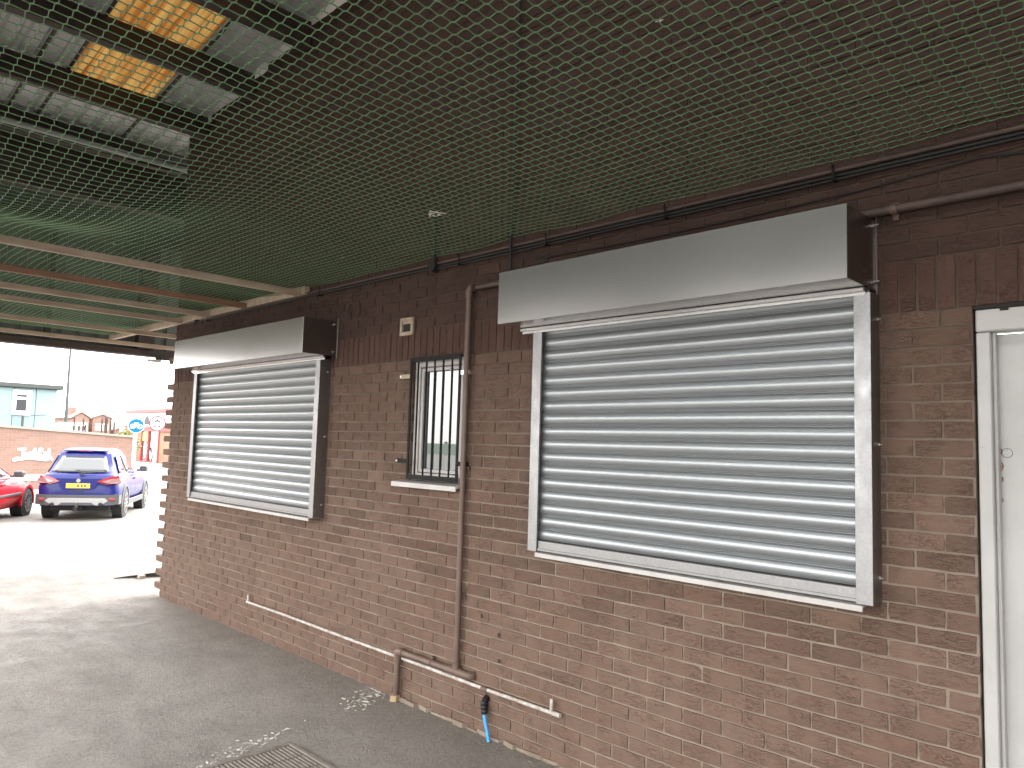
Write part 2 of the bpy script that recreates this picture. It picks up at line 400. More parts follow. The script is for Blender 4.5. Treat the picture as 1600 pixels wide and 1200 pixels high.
# white door in its frame
dr = MB(); dr.box(-.757, .12, .085, .125, .02, 2.40, b=.004)
door = dr.build('door', M['door'], bld)
df_ = MB(); df_.box(-.808, -.758, .012, .12, 0, 2.402, b=.004); df_.box(.122, .162, .012, .12, 0, 2.402, b=.004); df_.box(-.809, .162, .010, .12, 2.405, 2.497, b=.005)
df_.box(-.7575, -.745, .045, .083, 0, 2.402, b=.002)
df_.build('door_frame', M['door'], door)
kn = MB(); kn.tube([(-.722,.0848,1.911),(-.722,.0838,1.911)], .0195, 24); ko = kn.build('lock_cover', M['reveal'], door, smooth=True)
kn = MB(); kn.tube([(-.722,.0837,1.911),(-.722,.0822,1.911)], [.0178,.0170], 24); kn.build('cap', M['door'], ko, smooth=True); kn = MB(); kn.tube([(-.722,.0821,1.923),(-.722,.0816,1.923)], .0016, 8); kn.build('keyhole', M['hole'], ko)
for z, w_, h_ in ((1.917,.007,.014),(1.857,.009,.019),(1.803,.008,.011),(1.72,.006,.008)):
    pts = [(-.7445+abs(math.cos(a))*w_*random.uniform(.7,1.2)*(1 if math.cos(a) > 0 else .3), .0835, z+math.sin(a)*h_*random.uniform(.8,1.2)) for a in [i*2*PI/12 for i in range(12)]]
    MB().prism(pts, (0,-.0012,0)).build('rust_patch', M['rust'], door)
gapm = MB(); gapm.box(-.815,-.8085,.03,.2,0,2.512); gapm.box(-.815,.165,.0075,.2,2.500,2.514, 0); gapm.box(-.72,-.69,.0065,.007,2.485,2.499); gapm.build('frame_gap', M['hole'], bld)
MB().box(.163, .172, .03, .2, 0, 2.45).build('frame_gap', M['hole'], bld)

# louvred wall vent beside the small window
vt = thing('wall_vent', 'small cream square extractor vent with dark flap above the barred window', 'vent', (-4.63,0,2.775))
mb = MB(); x0, x1, z0, z1 = -4.715, -4.555, 2.705, 2.845
mb.box(x0, x1, -.022, .0, z0, z0+.03, b=.004); mb.box(x0, x1, -.022, .0, z1-.024, z1, b=.004); mb.box(x0, x0+.026, -.0215, .0, z0+.031, z1-.025, b=.003); mb.box(x1-.026, x1, -.0215, .0, z0+.031, z1-.025, b=.003)
mb.box(x0+.026, x1-.026, -.012, -.001, z1-.048, z1-.025, b=.002); mb.build('vent_frame', M['cream'], vt)
mb = MB(); mb.box(x0+.027, x1-.027, -.004, .0, z0+.031, z1-.063, 0)
mb.prism([(-4.635+math.cos(a)*.046, -.006, 2.790+math.sin(a)*.062) for a in [PI+i*PI/12 for i in range(13)]], (0,-.004,0)); mb.build('flap', M['hole'], vt)
fix(vt)

# ------------------------------------------------------------------ roller shutters
def shutter(label, X0, X1, BX0, BX1, zb0, zb1, zr0, n):
    t_ = thing('roller_shutter', label, 'shutter', ((X0+X1)/2, 0, zr0), group='galvanised roller shutters over the shop windows')
    D = .335
    b = MB()
    th = .004
    b.box(BX0, BX1, -D, -D+th, zb0, zb1, b=.0015)
    b.box(BX0, BX1, -D+th+.0005, -.002, zb1-th, zb1, b=.001)
    b.box(BX0, BX1, -D+th+.0005, -.135, zb0, zb0+th, b=.001)
    b.box(BX0, BX0+th, -D+th+.0005, -.002, zb0+th+.0005, zb1-th-.0005)
    hood = b.build('shutter_box', M['galv'], t_)
    sp = MB(); sp.box(BX1-.004, BX1+.001, -D+.001, 0, zb0+.001, zb1-.001, b=.001); sp.box(BX1+.0015, BX1+.009, -.006, -.002, zb0-.02, zb1+.03, b=.001)
    sp.build('side_plate', M['side'], hood)
    for z in (zb1-.03, zb0+.035):
        bo = MB(); bo.tube([(BX1-.02, -.045, z), (BX1+.030, -.045, z)], [.0035,.0035], 8); bo.tube([(BX1+.0005,-.045,z),(BX1+.009,-.045,z)], .009, 6)
        bo.build('fixing_bolt', M['bolt'], hood)
    an = MB(); an.box(BX0+.0, BX1-.006, -.134, -.108, zb0-.020, zb0-.003, b=.0015); an.box(BX0, BX1-.006, -.112, -.108, zb0-.0345, zb0-.0205)
    an.build('hood_lip', M['galv'], t_)
    zt = zb0 - .004
    for sgn, xo in ((1, X0), (-1, X1)):
        r = MB(); xi = xo + sgn*.072; a, c = sorted((xo, xi))
        r.box(a, c, -.107, -.104, zr0, zt-.018, b=.001)                 # front flange
        w0, w1 = sorted((xo, xo+sgn*.003)); r.box(w0, w1, -.1035, -.001, zr0, zt-.018)
        r.box(a, c, -.0465, -.0435, zr0, zt-.018)                       # back flange
        lp0, lp1 = sorted((xi-sgn*.003, xi)); r.box(lp0, lp1, -.1035, -.092, zr0, zt-.018)
        rl = r.build('guide_rail', M['rail'], t_)
        if sgn < 0:
            for z in (zr0+.11, (zr0+zt)/2, zt-.13):
                bo = MB(); bo.tube([(X1+.0005,-.03,z),(X1+.016,-.03,z)], .004, 8); bo.tube([(X1+.0005,-.03,z),(X1+.006,-.03,z)], .009, 6)
                bo.build('fixing_bolt', M['bolt'], rl)
    # slat curtain: convex laths hooked together
    zc0 = zr0 + .070; zc1 = zb0 + .03; pitch = (zc1-zc0)/n; prof = []
    for i in range(n):
        z = zc0 + i*pitch; yb = -.066
        for j in range(13):
            a = j/12; prof.append((yb - .0110*math.sin(PI*(.06+.88*a))**.85, z + pitch*.74*a))
        for dy, dz in ((.0008,.765), (-.0038,.785), (-.0048,.815), (-.0040,.845), (.0005,.865), (-.0022,.89), (-.0028,.915), (-.0018,.94), (.0010,.965)): prof.append((yb+dy, z+pitch*dz))
    NX = 30; xs_ = [X0+.014 + (X1-X0-.028)*i/(NX-1) for i in range(NX)]; per = 22
    off = [(random.gauss(0,.0005), random.gauss(0,.0004), random.uniform(0,6)) for _ in range(n)]
    dents = [(random.uniform(X0+.2,X1-.2), random.uniform(zc0,zc1), random.uniform(.03,.07), random.uniform(.0012,.0030)) for _ in range(7)]
    vs = []
    for x in xs_:
        for q, (yy, zz) in enumerate(prof):
            oy, ot, ph = off[min(q//per, n-1)]
            dy = oy + ot*math.sin(x*2.1+ph) + sum(h*math.exp(-((x-dx)**2+(zz-dz)**2)/(w_*w_)) for dx, dz, w_, h in dents)
            vs.append((x, yy+dy, zz))
    m_ = len(prof); cu = MB(); cu.add(vs, [(i*m_+k_, i*m_+k_+1, (i+1)*m_+k_+1, (i+1)*m_+k_) for i in range(NX-1) for k_ in range(m_-1)]); cu.build('slat_curtain', M['slat'], t_, smooth=35)
    bb = MB(); bx0, bx1 = X0+.0735, X1-.0735
    bb.box(bx0, bx1, -.094, -.062, zr0+.006, zr0+.066, b=.002); bb.box(bx0, bx1, -.101, -.0945, zr0+.006, zr0+.020, b=.001); bb.build('bottom_bar', M['rail'], t_)
    fix(t_)
    s = MB(); s.prism([(bx0+.005,-.002,zr0+.002),(bx0+.005,-.125,zr0-.004),(bx0+.005,-.125,zr0-.028),(bx0+.005,-.118,zr0-.028),(bx0+.005,-.116,zr0-.010),(bx0+.005,-.002,zr0-.008)], (bx1-bx0+.03,0,0))
    so_ = s.build('window_sill', M['white'], bld)
shutter('larger nearer galvanised roller shutter, closed, between the brown drain pipe and the white door', -3.205, -1.182, -3.295, -1.195, 2.624, 2.946, 1.247, 17)
shutter('farther galvanised roller shutter, closed, at the toothed corner end of the brick wall', -8.335, -5.715, -8.345, -5.63, 2.607, 2.909, 1.222, 17)

# ------------------------------------------------------------------ window grille
gr = thing('window_grille', 'black steel security grille of upright bars fixed over the small window', 'grille', (-4.25,0,1.6))
GX0, GX1, GZ0, GZ1 = -4.545, -3.965, 1.612, 2.522
fr = MB(); yg = -.030
fr.box(GX0, GX0+.022, yg-.006, yg+.006, GZ0, GZ1, b=.002); fr.box(GX1-.022, GX1, yg-.006, yg+.006, GZ0, GZ1, b=.002)
fr.box(GX0+.0225, GX1-.0225, yg-.006, yg+.006, GZ0, GZ0+.036, b=.002); fr.box(GX0+.0225, GX1-.0225, yg-.006, yg+.006, GZ1-.036, GZ1, b=.002)
fr.build('frame', M['black'], gr)
for i in range(5):
    x = GX0 + (GX1-GX0)*(i+1)/6
    MB().tube([(x, yg, GZ0+.034), (x, yg, GZ1-.034)], .0075, 10).build('bar', M['black'], gr, smooth=True)
for i, (xa, xb, z, col) in enumerate(((GX0-.125, GX0+.002, 2.385, 'cream'), (GX1-.002, GX1+.085, 2.385, 'bolt'), (GX0-.135, GX0+.002, 1.745, 'black'), (GX1-.002, GX1+.085, 1.745, 'black'))):
    br = MB(); br.box(xa, xb, yg-.003, yg+.003, z-.016, z+.016, b=.001)
    e0, e1 = (xa, xa+.006) if i in (0, 2) else (xb-.006, xb)
    br.box(e0, e1, yg+.0035, -.001, z-.016, z+.016); bk = br.build('bracket', M[col], gr)
    xc = xa+.02 if i in (0, 2) else xb-.02
    MB().tube([(xc, yg-.004, z), (xc, yg-.012, z)], .008, 6).build('bolt', M['bolt'], bk)
fix(gr)

# ------------------------------------------------------------------ pipes and cables on the wall
wp = thing('drain_pipe', 'brown painted waste pipe running down the wall between the small window and the nearer shutter', 'pipe', (-3.9,0,0))
yp = -.036; r_ = .0205
MB().tube([(3.1,yp,2.975),(-3.82,yp,2.975)], r_, 16).build('upper_run', M['pipe_dark'], wp, smooth=True)
MB().tube([(-3.86,yp,2.975)] + bend((-3.8,yp,2.975),(-3.9,yp,2.9),.03,(-3.9,yp,2.975)) + [(-3.9,yp,2.915)], .0255, 16).build('elbow', M['pvc_brown'], wp, smooth=True)
MB().tube([(-3.9,yp,2.94),(-3.902,yp,.37)], r_, 16).build('down_run', M['pvc_brown'], wp, smooth=True)
for z in (2.50, 1.72, .86):
    c_ = MB(); c_.tube([(-3.9,yp,z-.012),(-3.9,yp,z+.012)], .0235, 16); c_.box(-3.935,-3.865,-.016,-.001,z-.010,z+.010,b=.001); c_.build('pipe_clip', M['pvc_brown'], wp, smooth=True)
c_ = MB(); c_.tube([(-1.09,yp,2.975),(-1.115,yp,2.975)], .024, 16); c_.box(-1.115,-1.09,-.014,-.001,2.93,3.01); c_.build('pipe_clip', M['pvc_brown'], wp, smooth=True)
MB().tube([(-3.80,yp,.352),(-4.55,yp,.352)], .0225, 16).build('lower_run', M['pvc_brown'], wp, smooth=True)
tj = MB(); tj.tube([(-3.99,yp,.352),(-3.83,yp,.352)], .0275, 16); tj.tube([(-3.902,yp,.35),(-3.902,yp,.41)], .0265, 16); tj.build('tee_joint', M['pvc_brown'], wp, smooth=True)
MB().tube([(-3.83,yp,.352)] + bend((-3.85,yp,.352),(-3.765,.02,.352),.03,(-3.765,yp,.352)) + [(-3.765,.004,.352)], .027, 16).build('elbow', M['pvc_brown'], wp, smooth=True)
MB().tube([(-4.49,yp,.352)] + bend((-4.4,yp,.352),(-4.552,yp,.2),.03,(-4.552,yp,.352)) + [(-4.552,yp,.28)], .0275, 16).build('elbow', M['pvc_brown'], wp, smooth=True)
MB().tube([(-4.552,yp,.30),(-4.555,yp,.012)], .0225, 16).build('outlet', M['pvc_brown'], wp, smooth=True)
c_ = MB(); c_.tube([(-4.16,yp,.352),(-4.185,yp,.352)], .0255, 16); c_.box(-4.185,-4.16,-.03,-.001,.372,.392); c_.build('pipe_clip', M['pvc_brown'], wp, smooth=True)
fix(wp)

wt = thing('overflow_pipe', 'thin scuffed white pipe running low along the brick wall', 'pipe', (-5,0,.31))
MB().tube([(-6.955,-.03,.315),(-6.2,-.03,.318),(-5.4,-.032,.312),(-4.6,-.011,.300),(-4.2,-.011,.300),(-3.6,-.028,.302),(-2.985,-.03,.306)], .0115, 12).build('pipe_run', M['pipe_white'], wt, smooth=True)
MB().tube([(-6.935,-.03,.315),(-6.935,-.03,.385)], .010, 10).build('upstand', M['pipe_white'], wt, smooth=True)
MB().tube([(-3.045,-.03,.306),(-3.045,-.03,.385)], .011, 10).build('upstand', M['pipe_white'], wt, smooth=True)
MB().tube([(-3.60,-.028,.302),(-3.655,-.028,.302)], .0155, 12).build('coupling', M['pvc_brown'], wt, smooth=True)
MB().tube([(-3.045,-.03,.306),(-2.975,-.03,.306)], .0145, 12).build('end_joint', M['pipe_white'], wt, smooth=True)
fix(wt)

bp = thing('water_pipe', 'short blue water pipe with black lagged joint rising from the ground at the wall foot', 'pipe', (-3.56,-.05,0))
MB().tube([(-3.545,-.055,.0),(-3.57,-.052,.07),(-3.60,-.045,.13),(-3.612,-.04,.165)], .0135, 12).build('blue_pipe', M['blue'], bp, smooth=True)
MB().tube([(-3.606,-.042,.150),(-3.622,-.034,.20),(-3.625,-.02,.235),(-3.625,.0,.245)], [.019,.024,.022,.021], 12).build('black_joint', M['black'], bp, smooth=True)
mb = MB()
for z, x in ((.165,-3.61),(.19,-3.618),(.213,-3.623)): mb.tube([(x,-.038,z),(x-.001,-.036,z+.008)], .0265, 10)
mb.build('tape_wrap', M['cable'], bp, smooth=True)
fix(bp)

cdt = thing('cable_conduit', 'brown painted conduit running along the top of the brick wall under the net', 'conduit', (-3,0,3.2))
MB().tube([(3.1,-.02,3.218),(-9.05,-.02,3.218)], .0125, 10).build('conduit_tube', M['pipe_dark'], cdt, smooth=True)
def clip(x):
    c = MB(); c.box(x-.006, x+.006, -.040, -.001, 3.165, 3.172); c.box(x-.006, x+.006, -.0425, -.0405, 3.165, 3.236)
    c.tube([(x,-.046,3.160),(x,-.046,3.172)], .007, 8); c.tube([(x,-.046,3.229),(x,-.046,3.241)], .007, 8); return c.build('clip', M['black'], cdt)
for x in (.45,-.46,-1.366,-2.29,-3.182,-4.02,-5.9,-8.24): clip(x)
fix(cdt)
bc = thing('black_cable', 'twin black cables strapped beneath the conduit along the wall top', 'cable', (-3,0,3.18))
def wav(x0, x1, z, a, n=40, y=-.018): return [(x0+(x1-x0)*i/n, y, z + a*math.sin(i*1.7)*.5 + a*math.sin(i*.63+1)) for i in range(n+1)]
MB().tube(wav(3.1,-8.9,3.1935,.0012), .0085, 8).build('cable_strand', M['cable'], bc, smooth=True)
MB().tube(wav(3.1,-4.36,3.175,.0016), .0075, 8).build('cable_strand', M['cable'], bc, smooth=True)
fix(bc)
tn = MB(); tn.tube([(3.1,-.008,3.06),(-.2,-.008,3.095),(-.62,-.008,3.118),(-.78,-.008,3.135),(-.95,-.008,3.120),(-1.27,-.008,3.100),(-1.92,-.008,3.085),(-2.6,-.008,3.082),(-3.3,-.008,3.10)], .0045, 8)
tag(tn.build('thin_cable', M['cable'], smooth=True), 'thin dark cable sagging beneath the twin black cables above the nearer shutter', 'cable')
dc = MB(); dc.tube([(-3.485,-.028,5.9),(-3.49,-.034,4.4),(-3.492,-.045,3.2),(-3.50,-.028,2.99)], .0095, 8)
tag(dc.build('drop_cable', M['cable'], smooth=True), 'long upright black cable dropping down the wall behind the net to the nearer shutter box', 'cable')
jb = thing('junction_box', 'round black junction box with its upright feed on the conduit above the small window', 'junction box', (-4.3,0,3.2))
MB().tube([(-4.312,-.004,3.195),(-4.312,-.055,3.195)], [.045,.040], 18).build('box', M['cable'], jb, smooth=True)
MB().tube([(-4.312,-.03,3.225),(-4.316,-.03,3.62)], .013, 10).build('feed_pipe', M['cable'], jb, smooth=True)
fix(jb)
hk2 = MB(); hk2.tube([(-5.285,-.012,3.03),(-5.283,-.016,3.0),(-5.29,-.018,2.95),(-5.31,-.018,2.925)], .005, 8)
tag(hk2.build('wall_hook', M['dark_cable'], smooth=True), 'longer curved dark wire hook hanging nearer the small window', 'hook', 'dark wire hooks on the wall')
hk = MB(); hk.tube([(-5.44,-.012,3.04),(-5.455,-.02,2.985),(-5.44,-.02,2.955),(-5.425,-.012,2.96)], .005, 8)
tag(hk.build('wall_hook', M['dark_cable'], smooth=True), 'shorter C-shaped dark wire hook nearer the farther shutter box', 'hook', 'dark wire hooks on the wall')
ch = MB(); ch.tube([(-8.53,-.02,3.215),(-8.53,-.06,3.215)], .03, 12); ch.tube([(-8.53,-.05,3.2),(-8.53,-.05,3.14)], .008, 8)
tag(ch.build('cable_cleat', M['cable'], smooth=True), 'small black cleat on the conduit above the farther shutter box', 'cleat')
for x, z, r, l in ((-3.71,.75,.014,'highest plug of three'), (-3.541,.658,.012,'middle plug of three'), (-3.534,.494,.013,'lowest plug of three')):
    p = MB(); p.tube([(x,.008,z),(x,-.012,z)], r, 12); p.tube([(x-.002,-.0125,z),(x-.002,-.016,z)], r*.55, 10)
    tag(p.build('wall_plug', M['pvc_brown'], smooth=True), f'small rusty {l} in the bricks right of the drain pipe', 'plug', 'old plugs in the brick wall')

# ------------------------------------------------------------------ canopy: roof, purlins, rooflights, end wall
cp = thing('canopy', 'dark steel canopy with grey roof sheets on purlins over the yard', 'canopy', (-4,-4,0))
RX0, RX1, RY0, RY1 = -12.05, 5.2, -4.85, 4.0
def sheet(mb, x0, x1, y0, y1, th=.03):
    prof = []; y = y0; i = 0
    while y < y1 - 1e-6:
        prof += [(y, 0), (min(y+.11, y1), 0), (min(y+.135, y1), .032), (min(y+.17, y1), .032)]; y += .195
    prof.append((y1, 0)); n = len(prof)
    vs = [(x, y, ZS(x)+h+dz) for dz in (0, th) for x in (x0, x1) for y, h in prof]; fs = []
    for d in (0, 1):
        for q in range(n-1): fs.append((d*2*n+q, d*2*n+q+1, d*2*n+n+q+1, d*2*n+n+q))
    mb.add(vs, fs)
SKX0, SKX1, SKY0, SKY1 = -9.6, -4.0, -1.47, -.62
rf = MB(); sheet(rf, RX0, RX1, RY0, SKY0); sheet(rf, RX0, RX1, SKY1, RY1); sheet(rf, RX0, -8.75, SKY0, SKY1); sheet(rf, SKX1, RX1, SKY0, SKY1)
rf.build('roof_sheet', M['roof'], cp)
sk_ = MB(); sheet(sk_, -8.748, SKX1-.002, SKY0+.003, SKY1-.003, .004); sk_.build('rooflight', M['amber'], cp)
seam = MB()
for y in (-1.50, -.60, -1.78, -2.9, -4.1, .5): seam.prism([(RX0+.05, y, ZS(RX0+.05)-.03), (RX1-.05, y, ZS(RX1-.05)-.03), (RX1-.05, y, ZS(RX1-.05)+.002), (RX0+.05, y, ZS(RX0+.05)+.002)], (0,.022,0))
seam.build('sheet_lap', M['purlin'], cp)
x = -7.45; px_ = [x + 1.14*i for i in range(-4, 12)]
for x in px_:
    if x > RX1-.1: continue
    p = MB(); z = ZS(x); p.box(x-.06, x, RY0, RY1 if x < XL-.1 else -.03, z-.27, z-.032, b=.003); p.box(x-.11, x+.005, RY0, RY1 if x < XL-.1 else -.03, z-.285, z-.2705)
    p.build('purlin', M['purlin'], cp)
ew = MB()
y = RY0
while y < RY1:                                  # profiled end wall over the opening
    ew.box(-12.0, -11.965, y, y+.16, 3.12, ZS(-12)-.0, b=.004); ew.box(-12.0, -11.985, y+.1605, y+.2395, 3.12, ZS(-12)); y += .24
ew.build('end_wall', M['end_clad'], cp)
MB().box(-12.06, -11.84, RY0, RY1, 3.07, 3.17, b=.01).build('fascia_beam', M['purlin'], cp)
MB().box(-11.96, -11.86, RY0, RY1, 4.75, 4.93, b=.005).build('sheeting_rail', M['purlin'], cp)
for y in (.45, -.75, -3.6): MB().box(-11.955, -11.80 if y == .45 else -11.90, y, y+(.24 if y == .45 else .07), 3.175, ZS(-11.9)-.3, b=.005).build('hanger_post', M['purlin'], cp)
MB().box(-10.42, -10.22, RY0, 3.9, 4.80, ZS(-10.4)-.03, b=.004).build('eaves_beam', M['purlin'], cp)
MB().tube([(-9.62,RY0,5.275),(-9.62,3.6,5.275)], .034, 10).build('tie_rail', M['flange'], cp, smooth=True)
MB().box(RX0, RX1, RY0-.02, RY0+.05, 3.15, 5.6, b=.01).build('eave_fascia', M['end_clad'], cp)
MB().box(RX1-.03, RX1, RY0, 3, 0, 6.9).build('end_wall', M['end_clad'], cp)  # unseen wall added to block light from the right end
for x in (-11.7, -5.2, 1.2):
    p = MB(); p.box(x-.1, x+.1, RY0+.06, RY0+.075, 0, 5.0); p.box(x-.1, x+.1, RY0+.245, RY0+.26, 0, 5.0); p.box(x-.006, x+.006, RY0+.0755, RY0+.2445, 0, 5.0)
    p.build('column', M['purlin'], cp)
fix(cp)
ft = thing('floodlight', 'small pale fitting hanging under the canopy fascia beside the wall corner', 'light fitting', (-11.8,.75,3.07))
MB().box(-11.86,-11.78,.60,.80,2.985,3.025,b=.01).build('housing', M['white'], ft); MB().box(-11.83,-11.81,.72,.95,3.026,3.068,b=.003).build('bracket', M['purlin'], ft); fix(ft)

# ------------------------------------------------------------------ timber battens under the net
tf = thing('timber_frame', 'sawn timber battens nailed to a ledger, carrying the far end of the net', 'timber frame', (-8.5,-.1,3.2))
tag(MB().box(-11.45, -6.13, -.062, -.004, 3.205, 3.285, b=.003).build('ledger', M['timber'], tf))
for i, (x, d) in enumerate(((-6.20,0),(-7.27,1),(-8.15,0),(-8.90,0),(-10.03,0),(-11.40,0))):
    y1 = -.066 if x > XL else 2.6
    b = MB(); b.box(x-.022, x+.022, -4.8, y1, 3.192 if x > -9 else 3.150, 3.246 if x > -9 else 3.203, b=.002)
    b.build('batten', M['timber'] if not d else M['timber_brown'], tf)
fix(tf)

# ------------------------------------------------------------------ green safety net (square mesh of real cords)
P = .055
def netz(x, y):
    z = 3.272 + .006*np.sin(x*1.9+.4)*np.sin(y*2.3) + .004*np.sin(x*5.1+y*3.3)
    s = np.exp(-((x+4.55)/1.05)**2) * (1/(1+np.exp((y+1.95)/.22))) * .21
    s += np.exp(-((x+6.15)/.5)**2) * 0
    edge = np.clip(-y/.35, 0, 1); z = z - s + .007*(1-edge)*np.sin(x*PI/.45)
    bay = np.where(x < -6.2, .012*np.sin((x+6.2)*PI/.9)**2, 0)
    return z - bay
nxn, nyn = int((1.3+11.5)/P), int(4.8/P)
gx = 1.3 - np.arange(nxn)*P; gy = -.012 - np.arange(nyn)*P
GX, GY = np.meshgrid(gx, gy, indexing='ij')
DX = GX + .006*np.sin(GY*3.1+GX*.7) + rng.normal(0,.0012,GX.shape); DY = GY + .006*np.sin(GX*2.3) + rng.normal(0,.0012,GX.shape)
DY[:,0] = -.010
GZ = netz(DX, DY)
Pn = np.stack([DX, DY, GZ], -1)
def cords(A, B, r):
    d = B-A; L = np.linalg.norm(d, axis=1, keepdims=True); d = d/L
    up_ = np.array([0,0,1.0]); a = np.cross(d, up_); a /= np.linalg.norm(a, axis=1, keepdims=True); b = np.cross(a, d)
    vs = []
    for E_ in (A, B):
        for k_ in range(4):
            t_ = PI/4+k_*PI/2; vs.append(E_ + (a*math.cos(t_) + b*math.sin(t_))*r)
    V = np.stack(vs, 1).reshape(-1, 3); n = len(A); base = (np.arange(n)*8)[:, None, None]
    q = np.array([[0,1,5,4],[1,2,6,5],[2,3,7,6],[3,0,4,7]])[None]
    return V, (base+q).reshape(-1, 4)
# bi-oriented plastic mesh: every knot is a short thick bridge along the diagonal
EV = np.array([.0040,.0040,0.0]); Pp, Pm = Pn+EV, Pn-EV
V1, F1 = cords(Pm[:-1,:].reshape(-1,3), Pp[1:,:].reshape(-1,3), .0022)
V2, F2 = cords(Pm[:,:-1].reshape(-1,3), Pp[:,1:].reshape(-1,3), .0022)
V3, F3 = cords((Pn-EV*1.7).reshape(-1,3), (Pn+EV*1.7).reshape(-1,3), .0029)
V = np.concatenate([V1, V2, V3]); Fq = np.concatenate([F1, F2+len(V1), F3+len(V1)+len(V2)])
loops = Fq.ravel().astype(np.int32); starts = (np.arange(len(Fq))*4).astype(np.int32); tot = np.full(len(Fq), 4, np.int32)
me = bpy.data.meshes.new('safety_net'); me.vertices.add(len(V)); me.vertices.foreach_set('co', V.astype(np.float32).ravel())
me.loops.add(len(loops)); me.loops.foreach_set('vertex_index', loops); me.polygons.add(len(starts)); me.polygons.foreach_set('loop_start', starts)
try: me.polygons.foreach_set('loop_total', tot)
except Exception: pass
me.update(calc_edges=True); me.materials.append(M['net'])
no = bpy.data.objects.new('safety_net', me); COL.objects.link(no)
tag(no, 'green plastic mesh net stretched overhead beneath the canopy roof', 'net')
def fluffy(x, y, s, n, label, grp=None):
    mb = MB(); z = float(netz(np.array(x), np.array(y)))
    for i in range(n):
        a = random.uniform(0, 2*PI); l = s*random.uniform(.4,1); k_ = .45 if n > 5 else .06; c = Vector((x+random.gauss(0,s*k_), y+random.gauss(0,s*k_*.6), z+random.uniform(-.004,.006)*(k_ > .1)))
        d = Vector((math.cos(a), math.sin(a), random.uniform(-.3,.3)))*l*.5; w_ = Vector((-d.y, d.x, 0)).normalized()*l*.16
        mb.prism([c-d, c-d*.3+w_, c+d, c-d*.3-w_], (0,0,.0015))
    return tag(mb.build('feather', M['fluff']), label, 'feather', grp)
fluffy(-3.49, -.70, .075, 12, 'clump of white feathers caught on the net above the small window')
lf = {(988,66):0}
G_ = 'scattered feathers caught in the net'
for (x, y, s, l) in ((-1.33,-1.54,.030,'pale feather on the net above the middle of the nearer shutter box'),(-3.0,-.35,.02,'white speck of feather on the net near the wall above the drop cable'),(-4.9,-.45,.022,'white feather speck on the net above the gap right of the farther shutter'),
                     (-5.9,-1.75,.03,'white feather on the net at the left just before the first batten'),(-4.6,-2.25,.03,'white feather low in the sagging net at the left edge')):
    fluffy(x, y, s, 3, l, G_)

# ------------------------------------------------------------------ things on the ground
bd = thing('loose_board', 'pale flat board propped on bricks behind the wall corner', 'board', (-10.9,.6,0))
MB().prism([(-10.70,-.02,.006),(-10.42,.70,.085),(-11.15,1.10,.070),(-11.42,.45,.004)], (0,0,.018)).build('panel', M['board'], bd)
mb = MB(); mb.box(-10.58,-10.47,.23,.30,.0,.045,b=.004); mb.build('prop_brick', M['stone'], bd)
MB().box(-10.40,-10.20,.55,.65,.0,.075,b=.004).build('prop_brick', M['stone'], bd); fix(bd)
dg = thing('drain_grate', 'cast iron slotted drain grate set in the asphalt at the bottom edge', 'drain grate', (-4.0,-1.3,0))
fr = MB(); gx0, gx1, gy0, gy1 = -4.33, -3.72, -1.62, -1.0
fr.box(gx0, gx1, gy0, gy0+.03, .001, .013, b=.002); fr.box(gx0, gx1, gy1-.03, gy1, .001, .013, b=.002); fr.box(gx0, gx0+.03, gy0+.0305, gy1-.0305, .001, .013, b=.002); fr.box(gx1-.03, gx1, gy0+.0305, gy1-.0305, .001, .013, b=.002)
fr.build('rim', M['iron'], dg)
sl_ = MB(); y = gy0+.045
while y < gy1-.05:
    for k_ in range(3):
        xa = gx0+.036+k_*.182; sl_.box(xa, xa+.168, y, y+.012, .002, .010, b=.001)
    y += .026
sl_.build('slats', M['iron'], dg); MB().box(gx0+.03, gx1-.03, gy0+.03, gy1-.03, .0008, .002).build('sump', noisy('packed_silt', (.15,.13,.11), (.10,.085,.07), 40, .95), dg); fix(dg)
def litter(name, label, cx, cy_, sx_, sy_, n, s0, s1, m, rot=0):
    mb = MB(); ca, sa = math.cos(rot), math.sin(rot)
    for i in range(n):
        u, v_ = random.gauss(0,1)*sx_, random.gauss(0,1)*sy_; x, y = cx+u*ca-v_*sa, min(cy_+u*sa+v_*ca, -.02)
        s = random.uniform(s0, s1); a = random.uniform(0, 2*PI); h = s*random.uniform(.1,.4)
        k_ = random.randint(4, 6); e = random.uniform(.3,.8)
        pts = []
        for q in range(k_):
            t_ = 2*PI*q/k_; px, py = math.cos(t_)*s*random.uniform(.7,1.1), math.sin(t_)*s*e*random.uniform(.7,1.1)
            pts.append((x+px*math.cos(a)-py*math.sin(a), y+px*math.sin(a)+py*math.cos(a), .001+random.uniform(0,.3)*s*.3))
        mb.prism(pts, (random.gauss(0,h*.2), random.gauss(0,h*.2), h))
    return tag(mb.build(name, m), label, 'litter', kind='stuff')
litter('paint_flakes', 'pale flakes of debris scattered round the drain pipe outlet', -4.72, -.17, .14, .065, 150, .004, .015, M['flake'], R(-60))
litter('leaf_litter', 'pale chips and leaf bits along the drain grate edge', -4.42, -1.28, .22, .05, 130, .005, .016, M['flake'], R(-72))
litter('grit', 'loose grit along the wall foot', -5.5, -.10, 2.6, .10, 1100, .002, .008, M['stone'])
litter('yard_grit', 'specks of grit scattered over the asphalt', -4.8, -1.2, 2.4, 1.1, 500, .0015, .005, M['flake'])
pb = MB(); pb.prism([(-4.60,-.055,.0),(-4.56,-.085,.0),(-4.525,-.06,.0),(-4.53,-.02,.0),(-4.58,-.015,.0)], (.004,.003,.042)); 
tag(pb.build('stone_lump', noisy('yellow_stone', (.45,.33,.2), (.33,.24,.15), 25, .9)), 'small yellowish stone lump at the foot of the drain pipe outlet', 'stone')
cm = MB()
